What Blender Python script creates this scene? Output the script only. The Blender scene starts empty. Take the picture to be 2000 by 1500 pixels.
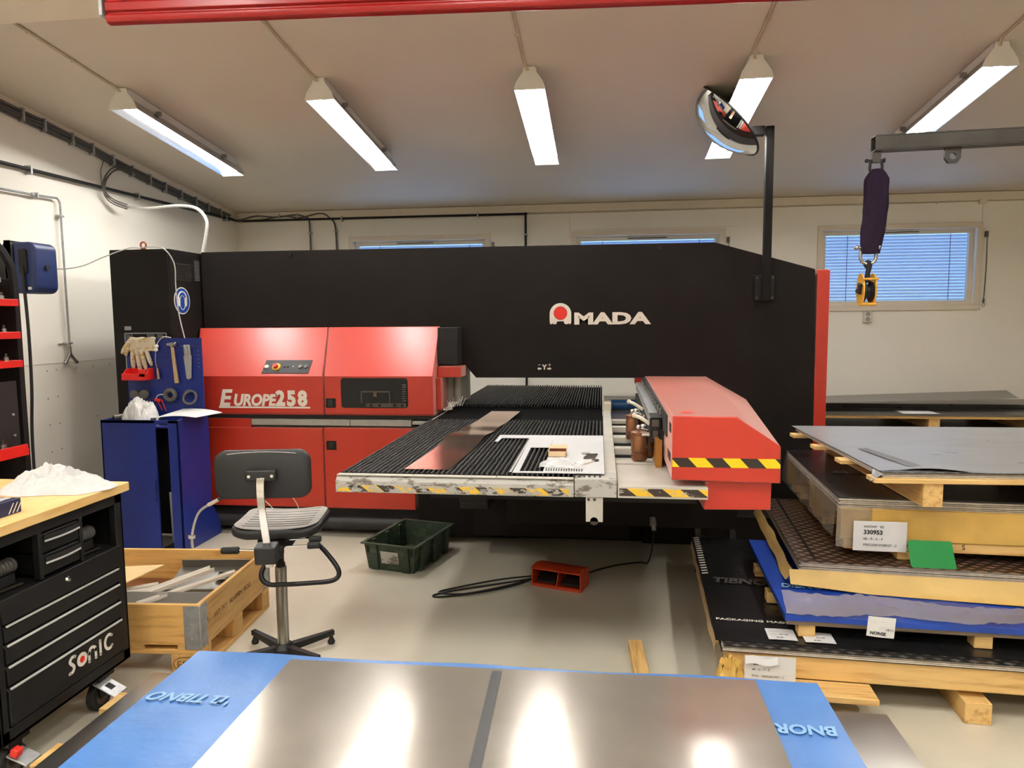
import bpy, bmesh, math, random
from mathutils import Vector, Matrix, Euler, noise
PI = math.pi
R = math.radians
random.seed(7)
sc = bpy.context.scene
C = sc.collection

# ------------------------------------------------------------------ materials
def _m(name):
    m = bpy.data.materials.new(name); m.use_nodes = True
    nt = m.node_tree; b = nt.nodes['Principled BSDF']
    return m, nt, b

def srgb(r, g, b):
    f = lambda c: (c/255/12.92) if c/255 <= .04045 else ((c/255+.055)/1.055)**2.4
    return (f(r), f(g), f(b), 1)

def coords(nt, scale=(1, 1, 1), rot=(0, 0, 0)):
    tc = nt.nodes.new('ShaderNodeTexCoord'); mp = nt.nodes.new('ShaderNodeMapping')
    mp.inputs['Scale'].default_value = scale; mp.inputs['Rotation'].default_value = rot
    nt.links.new(tc.outputs['Object'], mp.inputs[0]); return mp.outputs[0]

def noise_tex(nt, vec, scale, detail=3, rough=.55):
    n = nt.nodes.new('ShaderNodeTexNoise'); n.inputs['Scale'].default_value = scale
    n.inputs['Detail'].default_value = detail; n.inputs['Roughness'].default_value = rough
    nt.links.new(vec, n.inputs['Vector']); return n.outputs['Fac']

def ramp(nt, fac, stops):
    r = nt.nodes.new('ShaderNodeValToRGB')
    while len(r.color_ramp.elements) < len(stops): r.color_ramp.elements.new(.5)
    for e, (p, c) in zip(r.color_ramp.elements, stops): e.position = p; e.color = c
    nt.links.new(fac, r.inputs[0]); return r.outputs[0]

def scaled(c, k): return (min(1, c[0]*k), min(1, c[1]*k), min(1, c[2]*k), 1)

def bump(nt, b, h, strength=.3, dist=.002):
    n = nt.nodes.new('ShaderNodeBump'); n.inputs['Strength'].default_value = strength
    n.inputs['Distance'].default_value = dist
    nt.links.new(h, n.inputs['Height']); nt.links.new(n.outputs[0], b.inputs['Normal'])

def mat(name, col, rough=.5, metal=0, var=.12, nscale=6, stretch=(1, 1, 1), bmp=0, bscale=60, bdist=.002,
        spec=.5, rvar=0, coat=0, alpha=1):
    m, nt, b = _m(name)
    v = coords(nt, stretch)
    f = noise_tex(nt, v, nscale, 4)
    c = ramp(nt, f, [(.3, scaled(col, 1-var)), (.7, scaled(col, 1+var))])
    nt.links.new(c, b.inputs['Base Color'])
    b.inputs['Roughness'].default_value = rough; b.inputs['Metallic'].default_value = metal
    b.inputs['Specular IOR Level'].default_value = spec
    if coat: b.inputs['Coat Weight'].default_value = coat; b.inputs['Coat Roughness'].default_value = .3
    if rvar:
        mr = nt.nodes.new('ShaderNodeMapRange'); mr.inputs[3].default_value = rough-rvar; mr.inputs[4].default_value = rough+rvar
        nt.links.new(noise_tex(nt, v, nscale*1.7, 4), mr.inputs[0]); nt.links.new(mr.outputs[0], b.inputs['Roughness'])
    if bmp: bump(nt, b, noise_tex(nt, v, bscale, 4), bmp, bdist)
    if alpha < 1: b.inputs['Alpha'].default_value = alpha
    return m

def wood(name, base, dark, axis=0, s=1.0, rough=.6):
    m, nt, b = _m(name)
    st = [14, 14, 14]; st[axis] = 1.3
    v = coords(nt, tuple(q*s for q in st))
    f = noise_tex(nt, v, 2.2, 6, .6)
    c1 = ramp(nt, f, [(.32, dark), (.48, base), (.75, scaled(base, 1.15))])
    st2 = [6, 6, 6]; st2[axis] = 3.2
    vo = nt.nodes.new('ShaderNodeTexVoronoi'); vo.inputs['Scale'].default_value = .9
    nt.links.new(coords(nt, tuple(st2)), vo.inputs['Vector'])
    kn = ramp(nt, vo.outputs['Distance'], [(.05, (.22, .12, .05, 1)), (.11, (1, 1, 1, 1))])
    mx = nt.nodes.new('ShaderNodeMix'); mx.data_type = 'RGBA'; mx.blend_type = 'MULTIPLY'; mx.inputs['Factor'].default_value = .75
    nt.links.new(c1, mx.inputs['A']); nt.links.new(kn, mx.inputs['B'])
    nt.links.new(mx.outputs['Result'], b.inputs['Base Color'])
    b.inputs['Roughness'].default_value = rough
    bump(nt, b, f, .15, .002)
    return m

def math_node(nt, op, a, b=None, c=None):
    n = nt.nodes.new('ShaderNodeMath'); n.operation = op
    for i, x in enumerate((a, b, c)):
        if x is None: continue
        if isinstance(x, (int, float)): n.inputs[i].default_value = x
        else: nt.links.new(x, n.inputs[i])
    return n.outputs[0]

def checker_plate(name, col, pitch=.05, metal=.85, rough=.38, hi=2.2):
    """tread plate: two crossed families of raised lozenges"""
    m, nt, b = _m(name)
    v = coords(nt, (1/pitch, 1/pitch, 1/pitch))
    sx = nt.nodes.new('ShaderNodeSeparateXYZ'); nt.links.new(v, sx.inputs[0])
    def loz(ox, oy, a, bb):
        fx = math_node(nt, 'ABSOLUTE', math_node(nt, 'SUBTRACT', math_node(nt, 'FRACT', math_node(nt, 'ADD', sx.outputs[0], ox)), .5))
        fy = math_node(nt, 'ABSOLUTE', math_node(nt, 'SUBTRACT', math_node(nt, 'FRACT', math_node(nt, 'ADD', sx.outputs[1], oy)), .5))
        s = math_node(nt, 'ADD', math_node(nt, 'DIVIDE', fx, a), math_node(nt, 'DIVIDE', fy, bb))
        return math_node(nt, 'LESS_THAN', s, 1)
    k = math_node(nt, 'MAXIMUM', loz(0, 0, .33, .20), loz(.5, .5, .33, .20))
    c = ramp(nt, k, [(0, col), (1, scaled(col, hi))])  # lozenges coloured paler: the highlight on the raised faces is painted in
    nt.links.new(c, b.inputs['Base Color'])
    b.inputs['Metallic'].default_value = metal; b.inputs['Roughness'].default_value = rough
    bump(nt, b, k, .9, .003)
    return m

def emit(name, col, strength):
    m, nt, b = _m(name)
    b.inputs['Base Color'].default_value = (.8, .8, .8, 1)
    b.inputs['Emission Color'].default_value = col; b.inputs['Emission Strength'].default_value = strength
    return m

def clear(name, col=(1, 1, 1, 1), gloss=.12, rough=.05, transp=.85):
    """thin clear sheet: mostly lets light through, some gloss"""
    m, nt, b = _m(name)
    b.inputs['Base Color'].default_value = col; b.inputs['Roughness'].default_value = rough
    b.inputs['Alpha'].default_value = 1-transp
    v = coords(nt); bump(nt, b, noise_tex(nt, v, 30, 3), .2, .004)
    return m

def stripes(name, c1, c2, pitch, ax=0, ay=2, slant=1.0, wear=0, wcol=(.4, .4, .38, 1)):
    """diagonal two colour hazard tape, optionally worn through"""
    m, nt, b = _m(name)
    v = coords(nt); sx = nt.nodes.new('ShaderNodeSeparateXYZ'); nt.links.new(v, sx.inputs[0])
    t = math_node(nt, 'ADD', sx.outputs[ax], math_node(nt, 'MULTIPLY', sx.outputs[ay], slant))
    f = math_node(nt, 'LESS_THAN', math_node(nt, 'FRACT', math_node(nt, 'DIVIDE', t, pitch)), .5)
    c = ramp(nt, f, [(0, c1), (1, c2)])
    if wear:
        w = noise_tex(nt, coords(nt, (1, 1, 2.2)), 26, 5, .7)
        k = ramp(nt, w, [(wear-.02, (0, 0, 0, 1)), (wear+.02, (1, 1, 1, 1))])
        mx = nt.nodes.new('ShaderNodeMix'); mx.data_type = 'RGBA'
        nt.links.new(k, mx.inputs['Factor']); nt.links.new(c, mx.inputs['A']); mx.inputs['B'].default_value = wcol
        c = mx.outputs['Result']
    nt.links.new(c, b.inputs['Base Color']); b.inputs['Roughness'].default_value = .45
    return m

def worn(name, c1, c2, c3, scale=9, rough=.55, metal=0):
    """paint with shaped worn patches of bare metal and rust"""
    m, nt, b = _m(name)
    v = coords(nt, (1, 1, 2))
    c = ramp(nt, noise_tex(nt, v, scale, 7, .68), [(.36, c1), (.52, c1), (.57, c2), (.68, c3)])
    nt.links.new(c, b.inputs['Base Color']); b.inputs['Roughness'].default_value = rough; b.inputs['Metallic'].default_value = metal
    return m

M_ = {}
M_['wall'] = mat('wall_paint', srgb(243, 238, 226), .6, var=.02, nscale=1.5, bmp=.06, bscale=120)
M_['wall_far'] = mat('unseen_wall_paint', srgb(232, 226, 212), .7, var=.03)
M_['ceil'] = mat('ceiling_paint', srgb(210, 198, 181), .6, var=.03, nscale=.9, bmp=.05, bscale=50)
M_['trimw'] = mat('trim_paint', srgb(226, 214, 194), .55, var=.02)
def floor_mat():
    m, nt, b = _m('grey_epoxy_floor')
    v = coords(nt)
    c = ramp(nt, noise_tex(nt, v, 1.1, 5), [(.3, srgb(196, 190, 171)), (.7, srgb(213, 207, 188))])
    sp = ramp(nt, noise_tex(nt, coords(nt, (1.3, 1, 1)), 11, 6, .75), [(.22, (.25, .22, .18, 1)), (.33, (1, 1, 1, 1))])
    sc2 = ramp(nt, noise_tex(nt, coords(nt, (2, 26, 1), (0, 0, .6)), 3, 4, .6), [(.27, (.45, .42, .38, 1)), (.31, (1, 1, 1, 1))])
    mx = nt.nodes.new('ShaderNodeMix'); mx.data_type = 'RGBA'; mx.blend_type = 'MULTIPLY'; mx.inputs['Factor'].default_value = .7
    nt.links.new(c, mx.inputs['A']); nt.links.new(sp, mx.inputs['B'])
    my = nt.nodes.new('ShaderNodeMix'); my.data_type = 'RGBA'; my.blend_type = 'MULTIPLY'; my.inputs['Factor'].default_value = .35
    nt.links.new(mx.outputs['Result'], my.inputs['A']); nt.links.new(sc2, my.inputs['B'])
    nt.links.new(my.outputs['Result'], b.inputs['Base Color'])
    mr = nt.nodes.new('ShaderNodeMapRange'); mr.inputs[3].default_value = .22; mr.inputs[4].default_value = .42
    nt.links.new(noise_tex(nt, v, 3, 5), mr.inputs[0]); nt.links.new(mr.outputs[0], b.inputs['Roughness'])
    return m
M_['floor'] = floor_mat()
M_['red'] = mat('machine_red', srgb(182, 40, 14), .42, var=.06, nscale=2, rvar=.06, coat=.4)
for _n in M_['red'].node_tree.nodes:
    if _n.type == 'BSDF_PRINCIPLED': _n.inputs['Sheen Weight'].default_value = .55; _n.inputs['Sheen Roughness'].default_value = .4; _n.inputs['Sheen Tint'].default_value = (1, .84, .74, 1)
M_['redd'] = mat('duct_red', srgb(138, 8, 6), .32, var=.05)
M_['redp'] = mat('red_plastic', srgb(222, 34, 26), .4, var=.05)
M_['black'] = mat('machine_black', srgb(31, 27, 25), .72, var=.14, nscale=3, bmp=.05, bscale=200, spec=.15)
M_['blk'] = mat('black_metal', srgb(26, 25, 25), .45, var=.2, spec=.3)
M_['blkp'] = mat('black_plastic', srgb(33, 32, 32), .5, var=.15, bmp=.1, bscale=150)
M_['dark'] = mat('dark_recess', srgb(20, 19, 19), .7, var=.2)
M_['brush'] = mat('brush_bristle', srgb(40, 38, 36), .45, var=.5, nscale=90, bmp=.8, bscale=220, bdist=.005, spec=.5)
M_['brushg'] = mat('brush_gap', srgb(8, 8, 8), .95, var=.2, spec=.1)
M_['grey'] = mat('light_grey_paint', srgb(188, 184, 172), .5, var=.07, nscale=7)
M_['steel'] = mat('bare_steel', srgb(165, 162, 155), .32, 1, var=.12, nscale=8, rvar=.08)
M_['dsteel'] = mat('dark_steel', srgb(98, 92, 86), .38, .85, var=.22, nscale=9, rvar=.08)
M_['chrome'] = mat('chrome', (.82, .82, .82, 1), .06, 1, var=.02)
M_['mirror'] = mat('mirror_face', (.86, .86, .85, 1), .015, 1, var=.0)
M_['galv'] = mat('galvanised', srgb(172, 174, 174), .42, .6, var=.2, nscale=22)
M_['alu'] = mat('aluminium', srgb(196, 192, 186), .3, 1, var=.05, nscale=3)
M_['oilbronze'] = mat('oily_bronze', srgb(128, 84, 56), .35, .55, var=.3, nscale=14)
M_['ochre'] = mat('ochre_paint', srgb(165, 112, 40), .5, var=.2)
M_['worn'] = worn('worn_grey_edge', srgb(176, 174, 166), srgb(120, 112, 102), srgb(92, 84, 76))
M_['tape'] = stripes('hazard_tape', srgb(238, 200, 20), srgb(48, 38, 30), .138, slant=-1.0)
M_['tape'] = stripes('hazard_tape', srgb(48, 38, 30), srgb(240, 202, 18), .143, slant=.93)
M_['tapew'] = stripes('worn_hazard_tape', srgb(54, 46, 38), srgb(222, 180, 50), .15, slant=1.3, wear=.50, wcol=srgb(168, 164, 156))
M_['tapew2'] = stripes('scuffed_hazard_tape', srgb(58, 46, 38), srgb(228, 184, 44), .15, slant=1.3, wear=.6, wcol=srgb(172, 166, 156))
M_['blue'] = mat('blue_enamel', srgb(18, 38, 118), .42, var=.12, nscale=3, bmp=.05, bscale=80)
M_['bluereel'] = mat('reel_blue', srgb(26, 44, 92), .45, var=.15)
M_['white'] = mat('white_lettering', srgb(232, 226, 214), .5, var=.02)
M_['redl'] = mat('red_lettering', srgb(225, 40, 24), .45, var=.02)
M_['paper'] = mat('paper', srgb(225, 225, 224), .7, var=.03, bmp=.1, bscale=15)
M_['ink'] = mat('ink', srgb(40, 40, 42), .7, var=.05)
M_['greytext'] = mat('grey_print', srgb(150, 150, 146), .6, var=.05)
M_['wood'] = wood('pine_along_x', srgb(222, 184, 118), srgb(188, 140, 74), 0)
M_['woody'] = wood('pine_along_y', srgb(222, 184, 118), srgb(188, 140, 74), 1)
M_['woodz'] = wood('pine_upright', srgb(206, 162, 96), srgb(170, 120, 62), 2)
M_['woodc'] = wood('collar_pine_x', srgb(222, 174, 100), srgb(192, 134, 64), 0)
M_['woodcy'] = wood('collar_pine_y', srgb(212, 168, 102), srgb(182, 130, 66), 1)
M_['beech'] = wood('beech_top', srgb(236, 196, 128), srgb(220, 172, 98), 1, .8, .45)
M_['ply'] = mat('plywood', srgb(226, 196, 142), .6, var=.06, nscale=4, stretch=(1, 6, 1))
M_['handle_wood'] = mat('ash_handle', srgb(186, 158, 116), .5, var=.15, nscale=20, stretch=(6, 6, 1))
M_['kraft'] = mat('kraft_paper', srgb(218, 184, 112), .55, var=.10, nscale=5, bmp=.5, bscale=7, bdist=.01)
M_['kraftd'] = mat('kraft_paper_worn', srgb(212, 172, 88), .5, var=.12, nscale=6, bmp=.4, bscale=9, bdist=.01)
M_['check'] = checker_plate('tread_plate', srgb(64, 50, 40), .066, metal=.45, hi=6.5)
M_['checkd'] = checker_plate('dark_tread_plate', srgb(48, 46, 44), .066, metal=.45, hi=6.0)
M_['plate_edge'] = mat('plate_edges', srgb(208, 198, 184), .4, .15, var=.15, nscale=30)
M_['film'] = mat('black_film', srgb(26, 26, 27), .3, var=.25, nscale=5, bmp=.25, bscale=5, bdist=.01, rvar=.08)
M_['gsheet'] = mat('grey_film_sheet', srgb(150, 152, 154), .3, .15, var=.08, nscale=3, stretch=(.6, 3, 1), rvar=.07)
M_['gsheet2'] = mat('grey_steel_sheet', srgb(120, 116, 108), .35, .5, var=.12, nscale=2)
def brushed():
    m, nt, b = _m('brushed_aluminium')
    v = coords(nt)
    c = ramp(nt, noise_tex(nt, v, 2.5, 4), [(.3, srgb(138, 130, 120)), (.7, srgb(152, 144, 133))])
    sp = ramp(nt, noise_tex(nt, v, 38, 4, .8), [(.275, (.3, .27, .24, 1)), (.29, (1, 1, 1, 1)), (.735, (1, 1, 1, 1)), (.75, (1.6, 1.6, 1.6, 1))])
    mx = nt.nodes.new('ShaderNodeMix'); mx.data_type = 'RGBA'; mx.blend_type = 'MULTIPLY'; mx.inputs['Factor'].default_value = .7
    nt.links.new(c, mx.inputs['A']); nt.links.new(sp, mx.inputs['B'])
    nt.links.new(mx.outputs['Result'], b.inputs['Base Color'])
    b.inputs['Metallic'].default_value = .5
    mr = nt.nodes.new('ShaderNodeMapRange'); mr.inputs[3].default_value = .14; mr.inputs[4].default_value = .22
    nt.links.new(noise_tex(nt, v, 1.3, 3), mr.inputs[0]); nt.links.new(mr.outputs[0], b.inputs['Roughness'])
    b.inputs['Anisotropic'].default_value = .0
    bump(nt, b, noise_tex(nt, coords(nt, (1, .25, 1)), 3.2, 2), .25, .01)
    return m
M_['brushed'] = brushed()
M_['bluef'] = mat('blue_film', srgb(60, 108, 168), .35, var=.12, nscale=2.2, bmp=.5, bscale=6, bdist=.01, rvar=.05)
M_['bluefd'] = mat('deep_blue_film', srgb(20, 64, 160), .35, var=.18, nscale=3)
M_['blueprint'] = mat('light_blue_print', srgb(120, 164, 204), .45, var=.03)
M_['clearf'] = clear('clear_film', col=(.42, .38, .33, 1), transp=.52, rough=.2)
M_['clearbag'] = clear('clear_bag', transp=.55, rough=.1)
M_['glass'] = clear('window_glass', transp=.93, rough=.02)
M_['darkglass'] = clear('smoked_acrylic', col=(.05, .05, .05, 1), transp=.55, rough=.05)
M_['greent'] = mat('green_tag', srgb(0, 128, 52), .6, var=.01)
M_['greenbin'] = worn('dirty_green_plastic', srgb(42, 54, 40), srgb(54, 78, 48), srgb(78, 76, 66), 12, .55)
M_['copper'] = mat('copper_sheet', srgb(252, 214, 190), .2, 1, var=.03, nscale=2)
M_['wplate'] = mat('white_coated_plate', srgb(205, 206, 206), .45, var=.03, nscale=3)
M_['cloth'] = mat('white_cloth', srgb(206, 206, 204), .85, var=.06, nscale=14, bmp=.9, bscale=22, bdist=.012)
M_['bag'] = mat('white_plastic_bag', srgb(222, 222, 218), .4, var=.08, nscale=20, bmp=.8, bscale=22, bdist=.008)
M_['seat'] = mat('worn_grey_seat', srgb(160, 157, 150), .6, var=.14, nscale=14, bmp=.3, bscale=90)
M_['glove'] = worn('leather_glove', srgb(206, 196, 176), srgb(196, 160, 96), srgb(170, 130, 70), 26, .8)
M_['purple'] = mat('purple_webbing', srgb(34, 21, 40), .9, var=.35, nscale=40, stretch=(6, 6, 1), bmp=.6, bscale=60, spec=.2)
M_['yellow'] = mat('yellow_paint', srgb(200, 148, 44), .45, var=.2, nscale=20)
M_['estop_yellow'] = mat('button_yellow', srgb(228, 176, 40), .4, var=.02)
M_['orange'] = mat('orange_paint', srgb(196, 64, 28), .45, var=.15, nscale=14)
M_['cable'] = mat('grey_cable', srgb(84, 80, 76), .5, var=.1)
M_['cablel'] = mat('light_cable', srgb(176, 172, 164), .45, var=.05)
M_['cablew'] = mat('white_corrugated_wrap', srgb(214, 212, 206), .4, .2, var=.15, nscale=40, stretch=(1, 1, 4))
M_['creamc'] = mat('cream_cable', srgb(196, 180, 156), .5, var=.05)
M_['ivory'] = mat('ivory_plastic', srgb(214, 206, 186), .4, var=.03)
M_['fixture'] = mat('fixture_white', srgb(226, 222, 214), .45, var=.03)
M_['reflector'] = mat('fixture_reflector', (.62, .64, .68, 1), .22, 1, var=.02)
M_['tube'] = emit('lit_tube', (1, .97, .92, 1), 36)
M_['blind'] = mat('blind_slat', srgb(206, 218, 232), .5, var=.02)
M_['rubber'] = mat('rubber', srgb(28, 27, 27), .7, var=.1)
M_['circuit'] = worn('circuit_board', srgb(40, 92, 52), srgb(120, 130, 110), srgb(60, 60, 58), 120, .5)
M_['signblue'] = mat('sign_blue', srgb(28, 74, 158), .4, var=.02)
M_['eyerust'] = mat('rusty_eyebolt', srgb(150, 78, 44), .6, .4, var=.2, nscale=40)
M_['cardbox'] = mat('small_carton', srgb(214, 188, 150), .7, var=.06)
M_['darkred'] = mat('dark_red_lining', srgb(92, 26, 16), .6, var=.2, nscale=40)
M_['tapeb'] = mat('dark_tape', srgb(40, 37, 35), .32, var=.3, nscale=3, stretch=(1, 1.5, 1))
M_['mill'] = mat('mill_scale_steel', srgb(62, 58, 52), .5, .3, var=.25, nscale=9, rvar=.08)
M_['handle'] = mat('pale_handle_rail', srgb(214, 214, 212), .3, .2, var=.02)
M_['greyr'] = mat('scuffed_grey_rail', srgb(158, 156, 148), .5, var=.12, nscale=9)
M_['pencil'] = mat('faded_ink', srgb(104, 74, 44), .7, var=.1)
M_['alub'] = mat('bright_aluminium', srgb(200, 198, 192), .35, .6, var=.06, nscale=5)
M_['gwood'] = wood('weathered_wood', srgb(148, 130, 108), srgb(112, 96, 78), 0)
M_['postb'] = mat('matt_black_post', srgb(24, 22, 21), .65, var=.1, spec=.15)
M_['navy'] = mat('navy_carton', srgb(24, 32, 72), .5, var=.1)

# ------------------------------------------------------------------ mesh collector
MAT = {}
def catmull(pts, sub=6, closed=False):
    pts = [Vector(p) for p in pts]; n = len(pts); out = []
    if n < 3: return pts
    rng = range(n) if closed else range(n-1)
    for i in rng:
        if closed: p0, p1, p2, p3 = pts[i-1], pts[i], pts[(i+1) % n], pts[(i+2) % n]
        else: p0, p1, p2, p3 = pts[max(i-1, 0)], pts[i], pts[i+1], pts[min(i+2, n-1)]
        for k in range(sub):
            t = k/sub
            out.append(.5*((2*p1)+(-p0+p2)*t+(2*p0-5*p1+4*p2-p3)*t*t+(-p0+3*p1-3*p2+p3)*t**3))
    if not closed: out.append(pts[-1])
    return out

class MB:
    def __init__(s): s.v = []; s.f = []; s.mi = []; s.pc = []
    def add(s, vs, fs, mi=0):
        o = len(s.v); s.pc.append((o, len(s.f))); s.v += [Vector(q) for q in vs]
        for f in fs: s.f.append([i+o for i in f]); s.mi.append(mi)
        return s
    def box(s, x0, y0, z0, x1, y1, z1, mi=0):
        x0, x1 = sorted((x0, x1)); y0, y1 = sorted((y0, y1)); z0, z1 = sorted((z0, z1))
        return s.add([(x0,y0,z0),(x1,y0,z0),(x1,y1,z0),(x0,y1,z0),(x0,y0,z1),(x1,y0,z1),(x1,y1,z1),(x0,y1,z1)],
                     [(0,3,2,1),(4,5,6,7),(0,1,5,4),(1,2,6,5),(2,3,7,6),(3,0,4,7)], mi)
    def obox(s, c, size, rot=(0, 0, 0), mi=0):
        m = Euler(rot).to_matrix() if not isinstance(rot, Matrix) else rot
        hx, hy, hz = (q/2 for q in size); c = Vector(c)
        vs = [c+m@Vector(p) for p in [(-hx,-hy,-hz),(hx,-hy,-hz),(hx,hy,-hz),(-hx,hy,-hz),(-hx,-hy,hz),(hx,-hy,hz),(hx,hy,hz),(-hx,hy,hz)]]
        return s.add(vs, [(0,3,2,1),(4,5,6,7),(0,1,5,4),(1,2,6,5),(2,3,7,6),(3,0,4,7)], mi)
    def bar(s, p0, p1, w, h, mi=0, up=(0, 0, 1)):
        p0, p1 = Vector(p0), Vector(p1); d = (p1-p0).normalized(); u = Vector(up)
        if abs(d.dot(u)) > .95: u = Vector((0, 1, 0))
        sd = d.cross(u).normalized(); u = sd.cross(d)
        vs = [p+sd*a*w/2+u*b*h/2 for p in (p0, p1) for a, b in ((-1,-1),(1,-1),(1,1),(-1,1))]
        return s.add(vs, [(0,1,2,3),(7,6,5,4),(0,4,5,1),(1,5,6,2),(2,6,7,3),(3,7,4,0)], mi)
    def prism(s, pts, vec, mi=0):
        n = len(pts); v = Vector(vec); a = [Vector(p) for p in pts]
        return s.add(a+[p+v for p in a], [tuple(range(n))[::-1], tuple(range(n, 2*n))]+[(i, (i+1) % n, (i+1) % n+n, i+n) for i in range(n)], mi)
    def hexa(s, a, b, mi=0):
        """loft between two polygons with equal counts"""
        n = len(a)
        return s.add(list(a)+list(b), [tuple(range(n))[::-1], tuple(range(n, 2*n))]+[(i, (i+1) % n, (i+1) % n+n, i+n) for i in range(n)], mi)
    def cyl(s, p0, p1, r, r2=None, n=20, mi=0, caps=True):
        p0, p1 = Vector(p0), Vector(p1); r2 = r if r2 is None else r2
        d = (p1-p0).normalized(); a = d.orthogonal().normalized(); b = d.cross(a)
        vs = [p0+(a*math.cos(t)+b*math.sin(t))*r for t in [2*PI*i/n for i in range(n)]]
        vs += [p1+(a*math.cos(t)+b*math.sin(t))*r2 for t in [2*PI*i/n for i in range(n)]]
        fs = [(i, (i+1) % n, (i+1) % n+n, i+n) for i in range(n)]
        if caps: fs += [tuple(range(n))[::-1], tuple(range(n, 2*n))]
        return s.add(vs, fs, mi)
    def tube(s, pts, r, n=8, closed=False, mi=0, rr=None):
        pts = [Vector(p) for p in pts]; N = len(pts); vs = []; ref = None
        for i, p in enumerate(pts):
            if closed: d = pts[(i+1) % N]-pts[i-1]
            else: d = pts[min(i+1, N-1)]-pts[max(i-1, 0)]
            d.normalize()
            if ref is None: ref = d.orthogonal().normalized()
            ref = (ref-d*ref.dot(d))
            if ref.length < 1e-6: ref = d.orthogonal()
            ref.normalize(); b = d.cross(ref)
            q = rr[i] if rr else r
            vs += [p+(ref*math.cos(t)+b*math.sin(t))*q for t in [2*PI*k/n for k in range(n)]]
        fs = []
        for i in range(N if closed else N-1):
            j = (i+1) % N
            fs += [(i*n+k, i*n+(k+1) % n, j*n+(k+1) % n, j*n+k) for k in range(n)]
        if not closed: fs += [tuple(range(n))[::-1], tuple(range((N-1)*n, N*n))]
        return s.add(vs, fs, mi)
    def ribbon(s, pts, w, t, wdir=(1, 0, 0), mi=0):
        pts = [Vector(p) for p in pts]; wd = Vector(wdir).normalized(); vs = []; N = len(pts)
        for i, p in enumerate(pts):
            d = (pts[min(i+1, N-1)]-pts[max(i-1, 0)]).normalized(); nn = d.cross(wd).normalized()
            vs += [p-wd*w/2-nn*t/2, p+wd*w/2-nn*t/2, p+wd*w/2+nn*t/2, p-wd*w/2+nn*t/2]
        fs = [(0,1,2,3), tuple(4*(N-1)+k for k in (3,2,1,0))]
        for i in range(N-1): fs += [(4*i+k, 4*i+4+k, 4*i+4+(k+1) % 4, 4*i+(k+1) % 4) for k in range(4)]
        return s.add(vs, fs, mi)
    def lathe(s, prof, o=(0, 0, 0), axis=(0, 0, 1), n=28, mi=0, ang=2*PI):
        o = Vector(o); d = Vector(axis).normalized(); a = d.orthogonal().normalized(); b = d.cross(a); vs = []
        for r, z in prof: vs += [o+d*z+(a*math.cos(t)+b*math.sin(t))*r for t in [ang*i/n for i in range(n)]]
        fs = []
        for i in range(len(prof)-1): fs += [(i*n+k, i*n+(k+1) % n, (i+1)*n+(k+1) % n, (i+1)*n+k) for k in range(n)]
        if prof[0][0] > 1e-5: fs.append(tuple(range(n))[::-1])
        if prof[-1][0] > 1e-5: fs.append(tuple(range((len(prof)-1)*n, len(prof)*n)))
        return s.add(vs, fs, mi)
    def sphere(s, c, r, n=12, sc3=(1, 1, 1), mi=0):
        c = Vector(c); vs = [c+Vector((0, 0, -r*sc3[2]))]; m = n//2
        for i in range(1, m):
            ph = -PI/2+PI*i/m
            vs += [c+Vector((math.cos(ph)*math.cos(2*PI*k/n)*r*sc3[0], math.cos(ph)*math.sin(2*PI*k/n)*r*sc3[1], math.sin(ph)*r*sc3[2])) for k in range(n)]
        vs.append(c+Vector((0, 0, r*sc3[2]))); L = len(vs)-1
        fs = [(0, 1+(k+1) % n, 1+k) for k in range(n)]+[(L, 1+(m-2)*n+k, 1+(m-2)*n+(k+1) % n) for k in range(n)]
        for i in range(m-2): fs += [(1+i*n+k, 1+i*n+(k+1) % n, 1+(i+1)*n+(k+1) % n, 1+(i+1)*n+k) for k in range(n)]
        return s.add(vs, fs, mi)
    def surf(s, fn, nu, nv, mi=0, thick=0):
        """fn(u,v)->point; thick>0 gives a second skin thick below"""
        vs = [Vector(fn(i/nu, j/nv)) for j in range(nv+1) for i in range(nu+1)]; w = nu+1
        fs = [(j*w+i, j*w+i+1, (j+1)*w+i+1, (j+1)*w+i) for j in range(nv) for i in range(nu)]
        if thick:
            K = len(vs); vs += [p-Vector((0, 0, thick)) for p in vs]
            fs += [tuple(K+q for q in f[::-1]) for f in fs]
            rim = [i for i in range(nu+1)]+[j*w+nu for j in range(1, nv+1)]+[nv*w+i for i in range(nu-1, -1, -1)]+[j*w for j in range(nv-1, 0, -1)]
            for k in range(len(rim)): a, b = rim[k], rim[(k+1) % len(rim)]; fs.append((b, a, a+K, b+K))
        return s.add(vs, fs, mi)
    def each(s, name, mats, parent=None, **k):
        """every piece added becomes a part of its own"""
        ends = s.pc[1:]+[(len(s.v), len(s.f))]; out = []
        for (v0, f0), (v1, f1) in zip(s.pc, ends):
            q = MB(); q.v = s.v[v0:v1]; q.f = [[i-v0 for i in f] for f in s.f[f0:f1]]; q.mi = s.mi[f0:f1]
            out.append(q.build(name, mats, parent, **k))
        return out
    def build(s, name, mats, parent=None, label=None, bevel=0, seg=2, smooth=True, ang=35, world=True):
        me = bpy.data.meshes.new(name)
        inv = MAT[parent].inverted() if (parent is not None and world) else Matrix()
        me.from_pydata([inv@v for v in s.v], [], s.f)
        for m in (mats if isinstance(mats, (list, tuple)) else [mats]): me.materials.append(M_[m] if isinstance(m, str) else m)
        me.polygons.foreach_set('material_index', s.mi)
        bm = bmesh.new(); bm.from_mesh(me); bmesh.ops.recalc_face_normals(bm, faces=bm.faces); bm.to_mesh(me); bm.free()
        if smooth:
            me.polygons.foreach_set('use_smooth', [True]*len(me.polygons))
            me.set_sharp_from_angle(angle=R(ang))
        me.update()
        o = bpy.data.objects.new(name, me); C.objects.link(o)
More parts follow.
